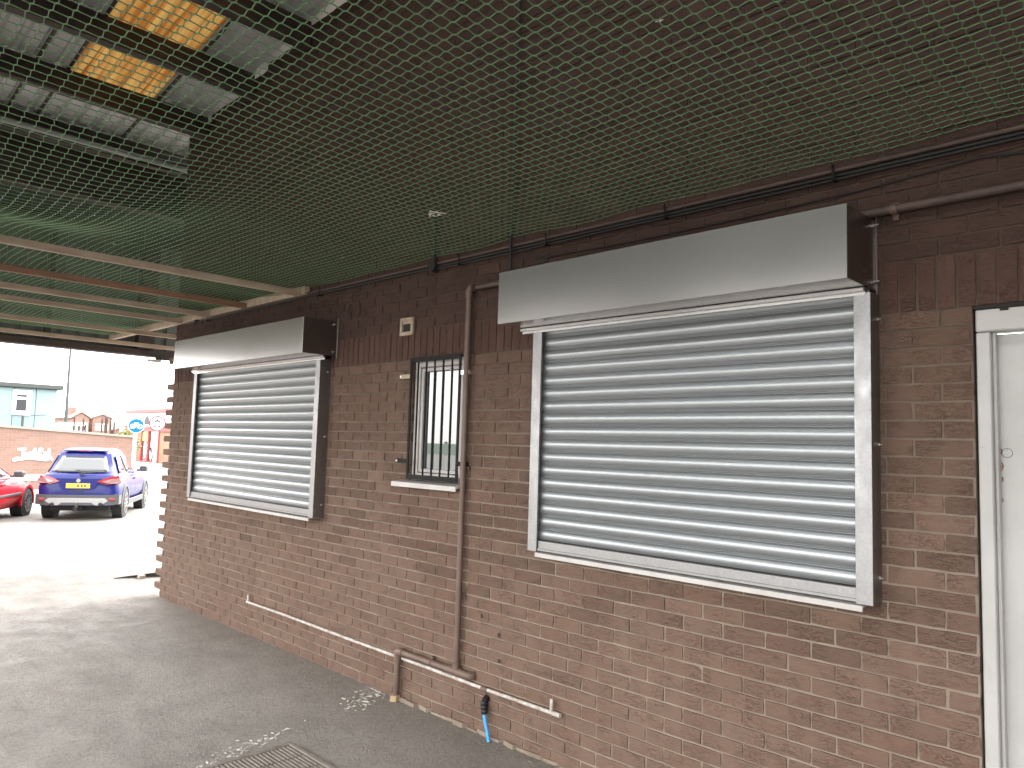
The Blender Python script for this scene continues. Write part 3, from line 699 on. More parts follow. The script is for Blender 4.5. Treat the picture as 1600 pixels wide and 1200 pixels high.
for i in range(26):
    x = -4.5 + i*.12 + random.uniform(-.02,.02)
    cm.prism([(x-.06, .004, .0), (x-.05, -random.uniform(.006,.03), .0), (x+.05, -random.uniform(.006,.035), .0), (x+.065, .004, .0)], (0, .004, random.uniform(.008,.03)))
tag(cm.build('mortar_droppings', M['mortar']), 'rough mortar fillet crumbling along the foot of the wall near the blue pipe', 'mortar', kind='stuff')

fix(bld)
# ================================================================== beyond the canopy
# ------------------------------------------------------------------ yard boundary wall
M['bgbrick'] = None
m = mat('pale_red_brick', (.3,.17,.13), .9, spec=.2); t = NT(m); c_ = t.new('ShaderNodeTexCoord')
cx = t.new('ShaderNodeSeparateXYZ'); t.l.new(c_.outputs['Object'], cx.inputs[0]); cb = t.new('ShaderNodeCombineXYZ')
t.l.new(t.math('ADD', cx.outputs[1], cx.outputs[0]), cb.inputs[0]); t.l.new(cx.outputs[2], cb.inputs[1])
bt = t.new('ShaderNodeTexBrick'); t.l.new(cb.outputs[0], bt.inputs[0]); bt.inputs['Scale'].default_value = 1
for k_, v_ in (('Brick Width',.225),('Row Height',.075),('Mortar Size',.006)): bt.inputs[k_].default_value = v_
bt.inputs['Color1'].default_value = (.21,.125,.10,1); bt.inputs['Color2'].default_value = (.165,.105,.085,1); bt.inputs['Mortar'].default_value = (.22,.175,.15,1)
t.set(Base_Color=t.mix(t.mr(t.noise(t.coord(), .9, 4), .4, .65, 0, .4), bt.outputs[0], (.24,.165,.135)), Normal=t.bump(bt.outputs['Fac'], -.004)); M['bgbrick'] = m
M['coping'] = noisy('grey_coping', (.27,.24,.20), (.2,.18,.15), 5, .9)
M['wpaint'] = mat('white_wall_paint', (.8,.8,.78), .6)
M['blueclad'] = noisy('pale_blue_cladding', (.17,.25,.26), (.155,.235,.25), .6, .5)
M['greytrim'] = mat('grey_trim', (.060,.066,.064), .8, spec=.15)
M['red'] = noisy('red_shopfront', (.50,.05,.045), (.42,.045,.04), 2, .45)
M['pave'] = noisy('pale_paving', (.36,.35,.33), (.30,.29,.28), 4, .85)

by = thing('boundary_wall', 'long red brick yard wall with grey coping and white graffiti behind the parked cars', 'wall', (-27,0,0))
zt = lambda y: 2.0 - .056*(y-1.8)
w = MB(); w.prism([(-27,-16,-.1),(-27,5.72,-.1),(-27,5.72,zt(5.72)),(-27,-16,zt(-16))], (-.25,0,0)); w.build('brickwork', M['bgbrick'], by)
w = MB(); w.prism([(-26.95,-16,zt(-16)),(-26.95,5.76,zt(5.76)),(-26.95,5.76,zt(5.76)+.07),(-26.95,-16,zt(-16)+.07)], (-.35,0,0)); w.build('coping', M['coping'], by)
w = MB(); w.box(-26.998, -26.97, 1.3, 5.7, .38, .55); w.build('white_band', M['wpaint'], by)
# graffiti: an unreadable white scrawl, sprayed strokes
gf = MB(); gcount = [0]
def stroke(p, r=.035):
    P3 = [Vector((-26.992, y, z)) for y, z in p]
    for a, b in zip(P3, P3[1:]):
        d = (b-a).normalized(); n_ = Vector((0, -d.z, d.y))*r; e = d*r*.4; gcount[0] += 1
        gf.prism([a-e-n_, b+e-n_, b+e+n_, a-e+n_], (.002+.0012*gcount[0],0,0))
gy_, gz_ = 2.22, 1.02; ks = 1.0
for st in ([(0,0),(.12,.05),(.28,.02),(.30,.34)], [(.12,.33),(.36,.35)], [(.30,.05),(.42,.22),(.46,.06),(.34,.10)], [(.48,.06),(.56,.24),(.62,.08),(.54,.16)], [(.62,.05),(.68,.36),(.74,.05)], [(.60,.20),(.80,.22)],
           [(.76,.02),(.86,.36),(.94,.34),(.84,.20),(.96,.02)], [(.98,.05),(1.04,.24),(1.12,.22),(1.10,.06),(1.0,.10)], [(1.14,.0),(1.18,.34),(1.22,.02)], [(1.08,.18),(1.32,.02)], [(-.02,-.02),(.5,.06),(1.1,.0)]):
    stroke([(gy_+a*.78, gz_+b*.95) for a, b in st])
gf.build('graffiti', M['wpaint'], by); fix(by)
pv = MB(); pv.box(-26.99, -25.6, -16, 5.9, -.02, .10, b=.02); tag(pv.build('pavement', M['pave']), kind='structure')
rd = MB(); rd.box(-80, -27.3, 5.9, 12.2, .002, .006); tag(rd.build('road', noisy('worn_tarmac', (.30,.30,.295), (.24,.24,.235), 1.2, .85)), kind='structure')

# ------------------------------------------------------------------ pale blue industrial unit
bb_ = thing('blue_warehouse', 'pale blue clad industrial unit with grey roof edge behind the yard wall', 'warehouse', (-45,4,0))
w = MB(); y = -12.0
while y < 7.75:
    w.box(-45.25, -45, y, min(y+.97, 7.75), 0, 4.12, b=.02); y += .99
w.box(-60, -45.26, -12, 7.75, 0, 4.10); w.build('cladding', M['blueclad'], bb_)
w = MB(); w.box(-60, -44.7, -12.2, 7.98, 4.125, 4.36, b=.03); w.build('roof_edge', M['greytrim'], bb_)
wn = MB(); wn.box(-44.99, -44.93, 5.75, 6.6, 2.72, 4.0, b=.01); wo = wn.build('window', M['wpaint'], bb_)
w = MB(); w.box(-44.925,-44.90,5.93,6.38,2.95,3.52); w.box(-44.925,-44.90,5.93,6.38,3.66,3.76); w.build('pane', mat('dark_window_pane', (.035,.035,.04), .5, spec=.2), wo)
w = MB(); w.tube([(-44.6,6.2,0),(-44.6,6.2,2.72)], .06, 8); w.build('downpipe', M['greytrim'], bb_)
w = MB(); w.tube([(-44.8,5.75,2.72),(-44.8,6.4,2.70),(-44.8,7.3,2.78)], .02, 6); w.build('wall_cable', M['greytrim'], bb_)
fix(bb_)

# ------------------------------------------------------------------ lamp post
lp = thing('street_lamp', 'tall thin dark lamp post rising behind the yard wall', 'street lamp', (-40,6.95,0))
MB().tube([(0,0,0),(0,0,2.4)], [.13,.11], 12).build('base', M['greytrim'], lp, smooth=True)
MB().tube([(0,0,2.4),(.0,-.05,6.6)], [.075,.045], 12).build('column', M['greytrim'], lp, smooth=True)
MB().tube([(0,-.05,6.6),(.2,-.05,6.85),(.9,-.05,6.95)], [.045,.04,.035], 10).build('arm', M['greytrim'], lp, smooth=True)
MB().box(.85,1.4,-.16,.06,6.88,6.98,b=.03).build('lantern', M['greytrim'], lp)

# ------------------------------------------------------------------ distant brick houses
def house(label, x, y0, y1, ze, zr, chim):
    h = thing('brick_house', label, 'house', (x,(y0+y1)/2,0), group='brick houses beyond the yard wall'); m_ = MB()
    m_.box(x-8, x, y0, y1, 0, ze); m_.prism([(x,y0,ze),(x,y1,ze),(x,(y0+y1)/2,zr)], (-8,0,0)); m_.build('walls', M['bgbrick'], h)
    ym = (y0+y1)/2; m_ = MB()
    for s in (-1, 1):
        ye = y0-.2 if s < 0 else y1+.2
        m_.prism([(x+.15,ym,zr+.05),(x+.15,ye,ze-.05),(x+.15,ye,ze+.07),(x+.15,ym,zr+.2)], (-8.3,0,0))
    rf_ = m_.build('roof', M['coping'], h)
    if chim is not None: MB().box(x-2, x-1.2, chim-.25, chim+.25, zr-.6, zr+.55).build('chimney', M['bgbrick'], rf_)
    for yy in (y0+(y1-y0)*.3, y0+(y1-y0)*.7):
        wo_ = MB().box(x+.001, x+.05, yy-.25, yy+.25, 2.2, 2.9).build('window', M['wpaint'], h); MB().box(x+.051, x+.06, yy-.2, yy+.2, 2.25, 2.85).build('pane', M['glass'], wo_)
    fix(h)
house('pinkish brick gable house nearest the lamp post', -80, 18.0, 19.4, 3.35, 3.85, 18.3)
house('pinkish brick house right of the white gap beyond the wall', -82, 20.3, 22.0, 3.45, 3.75, None)
house('low brick outbuilding half hidden by the spiked posts', -84, 23.0, 25.4, 2.3, 2.8, None)

# spiked posts of a fence
def spikes(x, y, h, label):
    o = thing('fence_post', label, 'post', (x, y, 0), group='rusty pointed fence posts behind the yard wall')
    MB().tube([(0,0,0),(0,0,h-.12)], .035, 6).build('shaft', M['rustpost'], o); MB().tube([(0,0,h-.12),(0,0,h)], [.045,.004], 6).build('point', M['rustpost'], o)
M['rustpost'] = noisy('rusty_post', (.045,.024,.019), (.06,.034,.027), 8, .8)
pxs = [(117,648),(124,662),(131,652),(134,661),(160,652),(166,648),(168,650),(174,651),(179,657)]
for i, (px, py) in enumerate(pxs):
    # ray table evaluated for posts standing 32 m away along the wall line
    d = rr*((px-800)/F) - uu*((py-600)/F) + fw; tt = 32/-d.x; y = d.y*tt-3.515; z = d.z*tt+1.88
    which = ['tallest dark post right of the white van', 'second', 'third', 'fourth', 'fifth', 'sixth', 'seventh', 'eighth', 'last, rightmost'][i]
    spikes(-32, y, z, (f'{which} rusty pointed fence post above the yard wall' if i == 0 else f'{which} rusty pointed fence post from the left above the yard wall'))

# ------------------------------------------------------------------ parked van behind the wall
vn = thing('parked_van', 'white van with blue lower panel just showing above the yard wall', 'van', (-34,5.6,0))
MB().box(-.9,.9,-.42,.35,.35,2.30,b=.12).build('body', M['wpaint'], vn)
MB().box(.901,.915,-.3,.3,1.70,1.98,b=.004).build('blue_panel', mat('van_blue', (.10,.2,.55), .4), vn)
MB().box(.901,.915,-.3,.3,2.02,2.16,b=.004).build('rear_glass', M['glass'], vn)
for sx_ in (-.6,.6):
    for sy_ in (-.43,.30): MB().tube([(sx_,sy_,.32),(sx_,sy_+.08,.32)], .32, 18).build('wheel', M['cable'], vn)

# ------------------------------------------------------------------ shop over the road (frontage faces the road)
sp = thing('corner_shop', 'low brick shop with red fascia and white sign across the road', 'shop', (-46,14,0))
YF = 13.5
w = MB(); w.box(-51.3,-48.95,YF,YF+6,0,3.3); w.box(-45.98,-36,YF,YF+6,0,3.3); w.box(-48.949,-45.981,YF,YF+6,2.2,3.3); w.box(-48.949,-45.981,YF,YF+6,0,.2); w.box(-48.949,-45.981,YF+1.2,YF+6,.2,2.2); w.build('walls', M['shopbrick'] if 'shopbrick' in M else noisy('orange_brick', (.36,.20,.13), (.30,.17,.11), 3, .9), sp)
w = MB(); w.box(-51.4,-36,YF-.25,YF-.02,3.23,3.46,b=.02); w.box(-51.4,-36,YF-.10,YF-.01,2.12,2.38,b=.01); w.box(-51.4,-51.05,YF-.10,YF-.01,0,2.11,b=.01); w.box(-51.3,-51.0,YF-.10,YF-.01,2.39,3.22,b=.01); w.build('red_fascia', M['red'], sp)
sg = MB(); sg.box(-50.95,-43.9,YF-.16,YF-.02,2.385,3.225,b=.01); sgo = sg.build('sign_board', M['wpaint'], sp)
wn = MB(); wn.box(-48.94,-48.78,YF-.06,YF+.06,.2,2.11); wn.box(-46.12,-45.99,YF-.06,YF+.06,.2,2.11); wn.box(-47.75,-47.63,YF-.06,YF+.06,.33,2.11); wn.box(-48.779,-46.121,YF-.06,YF+.06,.2,.329); wno = wn.build('window', M['red'], sp)
MB().box(-48.78,-46.12,YF+.02,YF+.03,.33,2.11).build('pane', M['glass'], wno)
pz = MB(); pz.box(-48.7,-47.85,YF-.01,YF+.01,1.55,2.08); pz.build('poster', mat('yellow_poster', (.8,.6,.15), .6), sp)
ps = MB()
for cx_, cz_, rx_, rz_ in ((-48.1,1.05,.35,.42),(-46.95,1.25,.38,.6),(-46.65,1.75,.25,.3),(-47.2,.8,.2,.4)):
    ps.prism([(cx_+math.cos(a)*rx_*random.uniform(.8,1.15), YF-.012, cz_+math.sin(a)*rz_*random.uniform(.8,1.15)) for a in [i*2*PI/14 for i in range(14)]], (0,.01,0))
ps.build('window_stickers', M['wpaint'], sp)
def text(body, loc, size, m_, parent, rot=(R(90),0,0), sx=1.0, name='lettering'):
    c = bpy.data.curves.new(name, 'FONT'); c.body = body; c.size = size; c.extrude = .004; c.offset = size*.012
    o = bpy.data.objects.new(name, c); COL.objects.link(o); c.materials.append(m_)
    me_ = bpy.data.meshes.new_from_object(o); bpy.data.objects.remove(o); bpy.data.curves.remove(c)
    o = bpy.data.objects.new(name, me_); COL.objects.link(o); o.parent = parent; o.location = loc; o.rotation_euler = rot; o.scale = (sx,1,1); return o
M['ink'] = mat('black_lettering', (.02,.02,.02), .5)
text('JBW', (-50.45, YF-.17, 2.62), .52, M['ink'], sgo, sx=1.35)
text('CUT', (-45.62, YF-.17, 2.52), .62, M['ink'], sgo, sx=.85)
mk = MB(); mk.prism([(-48.25,YF-.165,2.52),(-47.35,YF-.165,2.52),(-47.35,YF-.165,2.85),(-47.75,YF-.165,3.12),(-48.15,YF-.165,2.8)], (0,-.006,0)); mk.build('sign_emblem', M['ink'], sgo)
fix(sp)
lw = MB(); lw.box(-60,-36,11.9,12.1,-.02,.38,b=.02); tag(lw.build('forecourt_wall', M['pave']), 'low pale forecourt wall in front of the shop across the road', 'wall')

# ------------------------------------------------------------------ road signs
def face_axes(x, y):     # discs face the yard (towards the canopy mouth)
    d = Vector((-x, -3.515-y, 0)).normalized(); return d, Vector((-d.y, d.x, 0))
def disc(c, d, r, th, m_, name, parent, n=36, z0=0):
    mb = MB(); mb.tube([c+d*z0, c+d*(z0+th)], r, n); return mb.build(name, m_, parent)
M['sign_blue'] = mat('sign_blue', (.0,.105,.24), .6, spec=.2); M['sign_white'] = mat('sign_white', (.8,.8,.8), .4); M['pole'] = mat('pale_grey_pole', (.62,.62,.62), .45, .0)
c = Vector((-24, 4.66, 2.16)); d, s_ = face_axes(c.x, c.y)
rs = thing('cycle_route_sign', 'round blue cycle sign on a pale pole behind the blue car', 'road sign', (0,0,0))
MB().tube([(c.x-.04, c.y, 0),(c.x-.04, c.y, 2.30)], .05, 14).build('pole', M['pole'], rs, smooth=True)
disc(c, d, .225, .006, M['sign_white'], 'border', rs, z0=.03); disc(c, d, .205, .006, M['sign_blue'], 'blue_disc', rs, z0=.038)
sy_ = MB(); o0 = c + d*.046
def ring(mb, cc, r, w_, s_, n=18, d_=None, a0=0, a1=2*PI):
    for i in range(n):
        t0, t1 = a0+(a1-a0)*i/n, a0+(a1-a0)*(i+1)/n; P_ = lambda t_, q: cc + s_*math.cos(t_)*q + Vector((0,0,1))*math.sin(t_)*q
        mb.prism([P_(t0,r-w_), P_(t1,r-w_), P_(t1,r+w_), P_(t0,r+w_)], d_*.003)
def bar(mb, a, b, w_, s_, d_):
    dd = (b-a).normalized(); n_ = dd.cross(d_).normalized()*w_; mb.prism([a-n_, b-n_, b+n_, a+n_], d_*.003)
U = Vector((0,0,1)); w1, w2 = o0 - s_*.095 - U*.025, o0 + s_*.095 - U*.025
ring(sy_, w1, .058, .014, s_, d_=d); ring(sy_, w2, .058, .014, s_, d_=d)
k1, k2, k3 = o0-s_*.035+U*.055, o0+s_*.055+U*.06, o0-U*.03
for a, b in ((w1,k1),(k1,k2),(k2,w2),(k1,k3),(k3,k2),(w1,k3)): bar(sy_, a, b, .012, s_, d)
bar(sy_, k1+U*.02-s_*.03, k1+U*.02+s_*.03, .01, s_, d); bar(sy_, k2+U*.025, k2+U*.025-s_*.04, .01, s_, d)
sy_.build('cycle_symbol', M['sign_white'], rs)
c = Vector((-26, 6.0, 2.28)); d, s_ = face_axes(c.x, c.y)
rs = thing('no_vehicles_sign', 'round white road sign with red ring, motorcycle above car, on a pale pole', 'road sign', (0,0,0))
MB().tube([(c.x-.05, c.y, 0),(c.x-.05, c.y, 2.45)], .05, 14).build('pole', M['pole'], rs, smooth=True)
disc(c, d, .255, .006, M['sign_white'], 'white_disc', rs, z0=.03)
rg = MB(); ring(rg, c+d*.04, .235, .018, s_, 36, d); rg.build('red_ring', mat('sign_red', (.30,.01,.015), .6, spec=.2), rs)
sy_ = MB(); o0 = c+d*.04; U = Vector((0,0,1))
ring(sy_, o0+U*.065-s_*.06, .022, .010, s_, 12, d); ring(sy_, o0+U*.065+s_*.06, .022, .010, s_, 12, d)
sy_.prism([o0+U*.06-s_*.07, o0+U*.06+s_*.07, o0+U*.10+s_*.05, o0+U*.135+s_*.0, o0+U*.10-s_*.06], d*.003)
ring(sy_, o0-U*.125, .085, .012, s_, 14, d, R(20), R(160)); bar(sy_, o0-U*.10-s_*.10, o0-U*.10+s_*.10, .014, s_, d)
for q in (-.075, .075): bar(sy_, o0-U*.10+s_*q, o0-U*.14+s_*q, .014, s_, d)
sy_.build('vehicle_symbols', M['ink'], rs)

# ------------------------------------------------------------------ bush
bu = thing('bush', 'small yellow green bush by the end of the yard wall', 'bush', (-33,7.45,0))
mb = MB()
for i in range(1500):
    a = random.uniform(0,2*PI); r = random.random()**.5*.62*(.75+.25*math.sin(a*3)); h = 1.15+1.0*random.random()*(1-(r/.8)**2)
    p = Vector((math.cos(a)*r, math.sin(a)*r, h)); s = random.uniform(.03,.06); n_ = Vector((random.gauss(0,1),random.gauss(0,1),random.gauss(0,1))).normalized()
    u_ = n_.orthogonal().normalized()*s; v_ = n_.cross(u_)*.6; mb.add([p-u_, p-v_, p+u_, p+v_], [(0,1,2,3)])
mb.build('foliage', noisy('yellow_green_leaves', (.16,.17,.05), (.09,.12,.03), 9, .6), bu)
mb = MB()
for a in range(5): mb.tube([(0,0,0),(.05*math.cos(a*1.3),.05*math.sin(a*1.3),.6),(.35*math.cos(a*1.3),.35*math.sin(a*1.3),1.5)], [.03,.022,.008], 6)
mb.build('stems', M['rustpost'], bu)

# ------------------------------------------------------------------ cars
M['tyre'] = noisy('tyre_rubber', (.020,.020,.021), (.035,.034,.033), 20, .8)
M['rim'] = mat('alloy_rim', (.22,.22,.22), .35, .9); M['carglass'] = mat('car_glass', (.05,.055,.06), .05, spec=.9); M['carglass'].node_tree.nodes['Principled BSDF'].inputs['IOR'].default_value = 1.5
M['plastic'] = mat('grey_black_plastic', (.055,.056,.060), .55); M['silver'] = mat('silver_trim', (.26,.26,.26), .4, .3)
M['lamp_red'] = mat('red_lens', (.20,.006,.01), .15, spec=.8); M['lamp_clear'] = mat('clear_lens', (.20,.12,.12), .12, spec=.8)
M['plate'] = mat('yellow_plate', (.42,.34,.05), .4); M['chrome'] = mat('chrome_dark', (.25,.25,.25), .2, 1); M['under'] = mat('underbody', (.015,.015,.015), .8)
def paint(name, c):
    m = mat(name, c, .35, .1, spec=.3); b = m.node_tree.nodes['Principled BSDF']; b.inputs['Coat Weight'].default_value = .2; b.inputs['Coat Roughness'].default_value = .04
    t = NT(m); n_ = t.noise(t.coord(), 2.5, 4); t.set(Roughness=t.mr(n_, .4, .6, .28, .42)); return m
def car(name, label, loc, heading, pt, L):
    """local frame: +x forward, +y left, origin on the ground under the rear axle"""
    o = thing(name, label, 'car', loc, heading)
    wb, hw, hb, hr, ro, fo, wr = L['wb'], L['hw'], L['belt'], L['roof'], L['ro'], L['fo'], L['wr']
    # body shell: lofted sections
    st = L['stations']; vs = []; fs = []; nS = 0
    def section(x, zb, zt, wb_, wm, wt):
        half = [(0,zb),(wb_*.9,zb),(wb_,zb+.05),(wm,zb+(zt-zb)*.35),(wm,zb+(zt-zb)*.62),(wt+.03,zt-.07),(wt-.03,zt-.01),(wt*.7,zt+.015),(0,zt+.02)]
        pts = [(x, -y, z) for y, z in half] + [(x, y, z) for y, z in reversed(half[1:-1])]
        return pts
    for s in st:
        p = section(*s); nS = len(p); vs += p
    for i in range(len(st)-1):
        for k_ in range(nS): fs.append((i*nS+k_, i*nS+(k_+1)%nS, (i+1)*nS+(k_+1)%nS, (i+1)*nS+k_))
    fs += [tuple(range(nS)), tuple(range((len(st)-1)*nS, len(st)*nS))]
    b = MB(); b.add(vs, fs, 0)
    body = b.build('body', pt, o, smooth=50)
    # cut wheel arches as dark recess rings
    # greenhouse: pillars and roof in body colour, glazing as separate panes
    R0, R1, F0, F1 = L['rw0'], L['rw1'], L['ws0'], L['ws1']     # rear window base/top x, windscreen base/top x
    bw, tw = L['bw'], L['tw']; zb, zt = hb-.02, hr
    gh = MB(); base = [(R0,-bw*.93,zb),(F0-.05,-bw*.96,zb),(F0+.12,0,zb-.02),(F0-.05,bw*.96,zb),(R0,bw*.93,zb),(R0-.05,0,zb)]
    def ringpts(f, zz, grow=0):
        x0 = R0+(R1-R0)*f; x1 = F0+(F1-F0)*f; w_ = bw+(tw-bw)*f**.9 + grow
        return [(x0-.04*(1-f*.3),0,zz),(x0,-w_*.62,zz),(x0+.07,-w_*.92,zz),(x0+.32,-w_,zz),((x0+x1)/2,-w_*1.015,zz),(x1-.35,-w_*.99,zz),(x1-.1,-w_*.90,zz),(x1+.02,-w_*.6,zz),(x1+.08,0,zz),(x1+.02,w_*.6,zz),(x1-.1,w_*.90,zz),(x1-.35,w_*.99,zz),((x0+x1)/2,w_*1.015,zz),(x0+.32,w_,zz),(x0+.07,w_*.92,zz),(x0,w_*.62,zz)]
    vs = []; n = 16; fr_ = [0,.33,.66,.9,1.0]
    for f in fr_: vs += ringpts(f, zb+(zt-.09-zb)*f)
    top = ringpts(1.0, zt-.09); 
    for gx_, dz in ((.93,.045),(.75,.08)):
        xc = (R1+F1)/2; vs += [(xc+(p[0]-xc)*gx_, p[1]*gx_, zt-.09+dz) for p in top]
    vs.append(((R1+F1)/2, 0, zt+.005)); rows = len(fr_)+2; fs = []
    for i in range(rows-1):
        for k_ in range(n): fs.append((i*n+k_, i*n+(k_+1)%n, (i+1)*n+(k_+1)%n, (i+1)*n+k_))
    for k_ in range(n): fs.append(((rows-1)*n+k_, (rows-1)*n+(k_+1)%n, len(vs)-1))
    gh.add(vs, fs); gh.build('roof', pt, o, smooth=50)
    def P(f, side, u):      # point on the greenhouse skin: side 'r','l' (flank), 'b' rear, 'f' front
        x0 = R0+(R1-R0)*f; x1 = F0+(F1-F0)*f; w_ = bw+(tw-bw)*f**.9; z = zb+(zt-.09-zb)*f
        if side in 'rl': sg_ = -1 if side == 'r' else 1; return Vector((x0+(x1-x0)*u, sg_*(w_*1.012+.012), z))
        if side == 'b': return Vector((x0-.045+.05*abs(u)**2.5, u*w_, z+.002)) + Vector((-.012,0,0))
        return Vector((x1+.085-.08*abs(u)**2.5, u*w_, z)) + Vector((.014,0,0))
    def pane(name, m_, side, f0_, f1_, us, par=o):
        mb = MB(); n_ = len(us); nf = 5; vs = [P(f0_+(f1_-f0_)*j/(nf-1), side, (us[i][0]+(us[i][1]-us[i][0])*j/(nf-1))) for j in range(nf) for i in range(n_)]
        mb.add(vs, [(j*n_+i, j*n_+i+1, (j+1)*n_+i+1, (j+1)*n_+i) for j in range(nf-1) for i in range(n_-1)])
        ob = mb.build(name, m_, par, smooth=60); sm = ob.modifiers.new('s', 'SOLIDIFY'); sm.thickness = .006; sm.offset = 0; return ob
    lin = lambda a, b, n_=7: [(a+(b-a)*i/(n_-1),)*2 for i in range(n_)]
    pane('rear_window', M['carglass'], 'b', .13, .82, [(u*.82, u*.76) for u in (-1,-.8,-.5,-.2,0,.2,.5,.8,1)])
    pane('windscreen', M['carglass'], 'f', .06, .92, [(u*.88, u*.84) for u in (-1,-.8,-.5,-.2,0,.2,.5,.8,1)])
    for sd_ in 'rl':
        for a, b in L['side']: pane('side_window', M['carglass'], sd_, .10, .86, [(a+(b-a)*i/4, a+.03+(b-a-.05)*i/4) for i in range(5)])
    # wheels
    for i, (x, sg_) in enumerate(((0,-1),(0,1),(wb,-1),(wb,1))):
        yo = sg_*(hw-.005); yi = sg_*(hw-.23)
        ar = MB(); nA = 18
        for q in range(nA):
            a0, a1 = R(-8)+(R(196))*q/nA, R(-8)+(R(196))*(q+1)/nA; r1_, r2_ = wr+.035, wr+.095
            ar.prism([(x+math.cos(a0)*r1_, yo+sg_*.022, wr+math.sin(a0)*r1_),(x+math.cos(a1)*r1_, yo+sg_*.022, wr+math.sin(a1)*r1_),(x+math.cos(a1)*r2_, yo+sg_*.022, wr+math.sin(a1)*r2_),(x+math.cos(a0)*r2_, yo+sg_*.022, wr+math.sin(a0)*r2_)], (0,-sg_*.05,0))
        ar.build('wheel_arch', M['plastic'] if L['suv'] else pt, o)
        well = MB(); well.tube([(x, yo+sg_*.008, wr), (x, yi, wr)], wr+.045, 28); well.build('wheel_well', M['under'], o)
        ty = MB(); prof = [(.235,wr*.70),(.225,wr*.93),(.19,wr),(.03,wr),(.0,wr*.93),(-.005,wr*.70)]
        pts = [(x, sg_*(hw+.018-.235+q), wr) for q, _ in prof]; ty.tube(pts, [r for _, r in prof], 28, caps=True); tyo = ty.build('tyre', M['tyre'], o, smooth=40)
        rm = MB(); yr = sg_*(hw+.016+.002)
        for q in range(10):
            a = 2*PI*q/10; ca_, sa_ = math.cos(a), math.sin(a); r_i, r_o = .05, wr*.62; w_ = .022
            rm.prism([(x+ca_*r_i-sa_*w_, yr, wr+sa_*r_i+ca_*w_),(x+ca_*r_o-sa_*w_, yr, wr+sa_*r_o+ca_*w_),(x+ca_*r_o+sa_*w_, yr, wr+sa_*r_o-ca_*w_),(x+ca_*r_i+sa_*w_, yr, wr+sa_*r_i-ca_*w_)], (0,sg_*.012,0))
        rm.tube([(x,yr,wr),(x,yr+sg_*.014,wr)], .07, 16); rm.tube([(x,yr-sg_*.006,wr),(x,yr-sg_*.003,wr)], wr*.64, 24)
        for q in range(24):
            a0, a1 = 2*PI*q/24, 2*PI*(q+1)/24; r1_, r2_ = wr*.60, wr*.70
            rm.prism([(x+math.cos(a0)*r1_, yr, wr+math.sin(a0)*r1_),(x+math.cos(a1)*r1_, yr, wr+math.sin(a1)*r1_),(x+math.cos(a1)*r2_, yr, wr+math.sin(a1)*r2_),(x+math.cos(a0)*r2_, yr, wr+math.sin(a0)*r2_)], (0,sg_*.012,0))
        rm.build('rim', M['rim'], tyo)
    MB().box(-ro+.25, wb+fo-.2, -hw+.24, hw-.24, .20, .42).build('underbody', M['under'], o)
    for sg_ in (-1, 1):
        mi = MB(); mx_ = F0-.42; mi.box(mx_-.07, mx_+.07, min(sg_*(hw+.02),sg_*(hw+.21)), max(sg_*(hw+.02),sg_*(hw+.21)), hb+.0, hb+.14, b=.03); mo = mi.build('mirror', L.get('mir', pt), o)
        MB().box(mx_-.02, mx_+.03, min(sg_*(hw-.06),sg_*(hw+.025)), max(sg_*(hw-.06),sg_*(hw+.025)), hb+.0, hb+.05, b=.01).build('mirror_arm', M['plastic'], mo)
        MB().box(mx_-.078, mx_-.0705, min(sg_*(hw+.045),sg_*(hw+.19)), max(sg_*(hw+.045),sg_*(hw+.19)), hb+.02, hb+.12).build('mirror_glass', M['carglass'], mo)
        MB().box(.95, 1.12, min(sg_*(hw-.01),sg_*(hw+.022)), max(sg_*(hw-.01),sg_*(hw+.022)), hb-.16, hb-.125, b=.006).build('door_handle', pt, o)
    return o
blue = paint('deep_blue_car_paint', (.003,.007,.10)); redp = paint('red_car_paint', (.36,.004,.012))
hw = .885
Lb = dict(wb=2.60, hw=hw, belt=1.02, roof=1.60, ro=.84, fo=.86, wr=.34, suv=True, rw0=-.70, rw1=-.36, ws0=1.95, ws1=1.05, bw=.80, tw=.60, side=((.10,.40),(.43,.78)), mir=M['plastic'],
  stations=[(-.84,.42,.66,.62,.66,.60),(-.82,.36,.80,.74,.80,.70),(-.78,.33,.98,.78,.85,.74),(-.70,.31,1.03,.80,.875,.79),(-.45,.30,1.04,.80,hw,.81),(0,.30,1.03,.80,hw,.82),(1.0,.28,1.01,.80,hw,.82),(1.95,.28,.98,.80,hw,.80),(2.6,.30,.92,.80,hw,.76),(3.1,.32,.84,.78,.86,.70),(3.35,.36,.74,.70,.78,.60),(3.44,.42,.62,.55,.62,.5)])
# heading: direction of travel is away from the canopy, turned towards the wall side
ang = PI - R(29)
fwd = Vector((math.cos(ang), math.sin(ang))); mid = Vector((-18.86, 1.95))
bc_ = car('parked_car', 'dark blue tall hatchback seen from behind with a yellow rear plate', (mid.x+fwd.x*.02, mid.y+fwd.y*.02, 0), ang, blue, Lb)
bc_.scale = (.93,.90,.97)
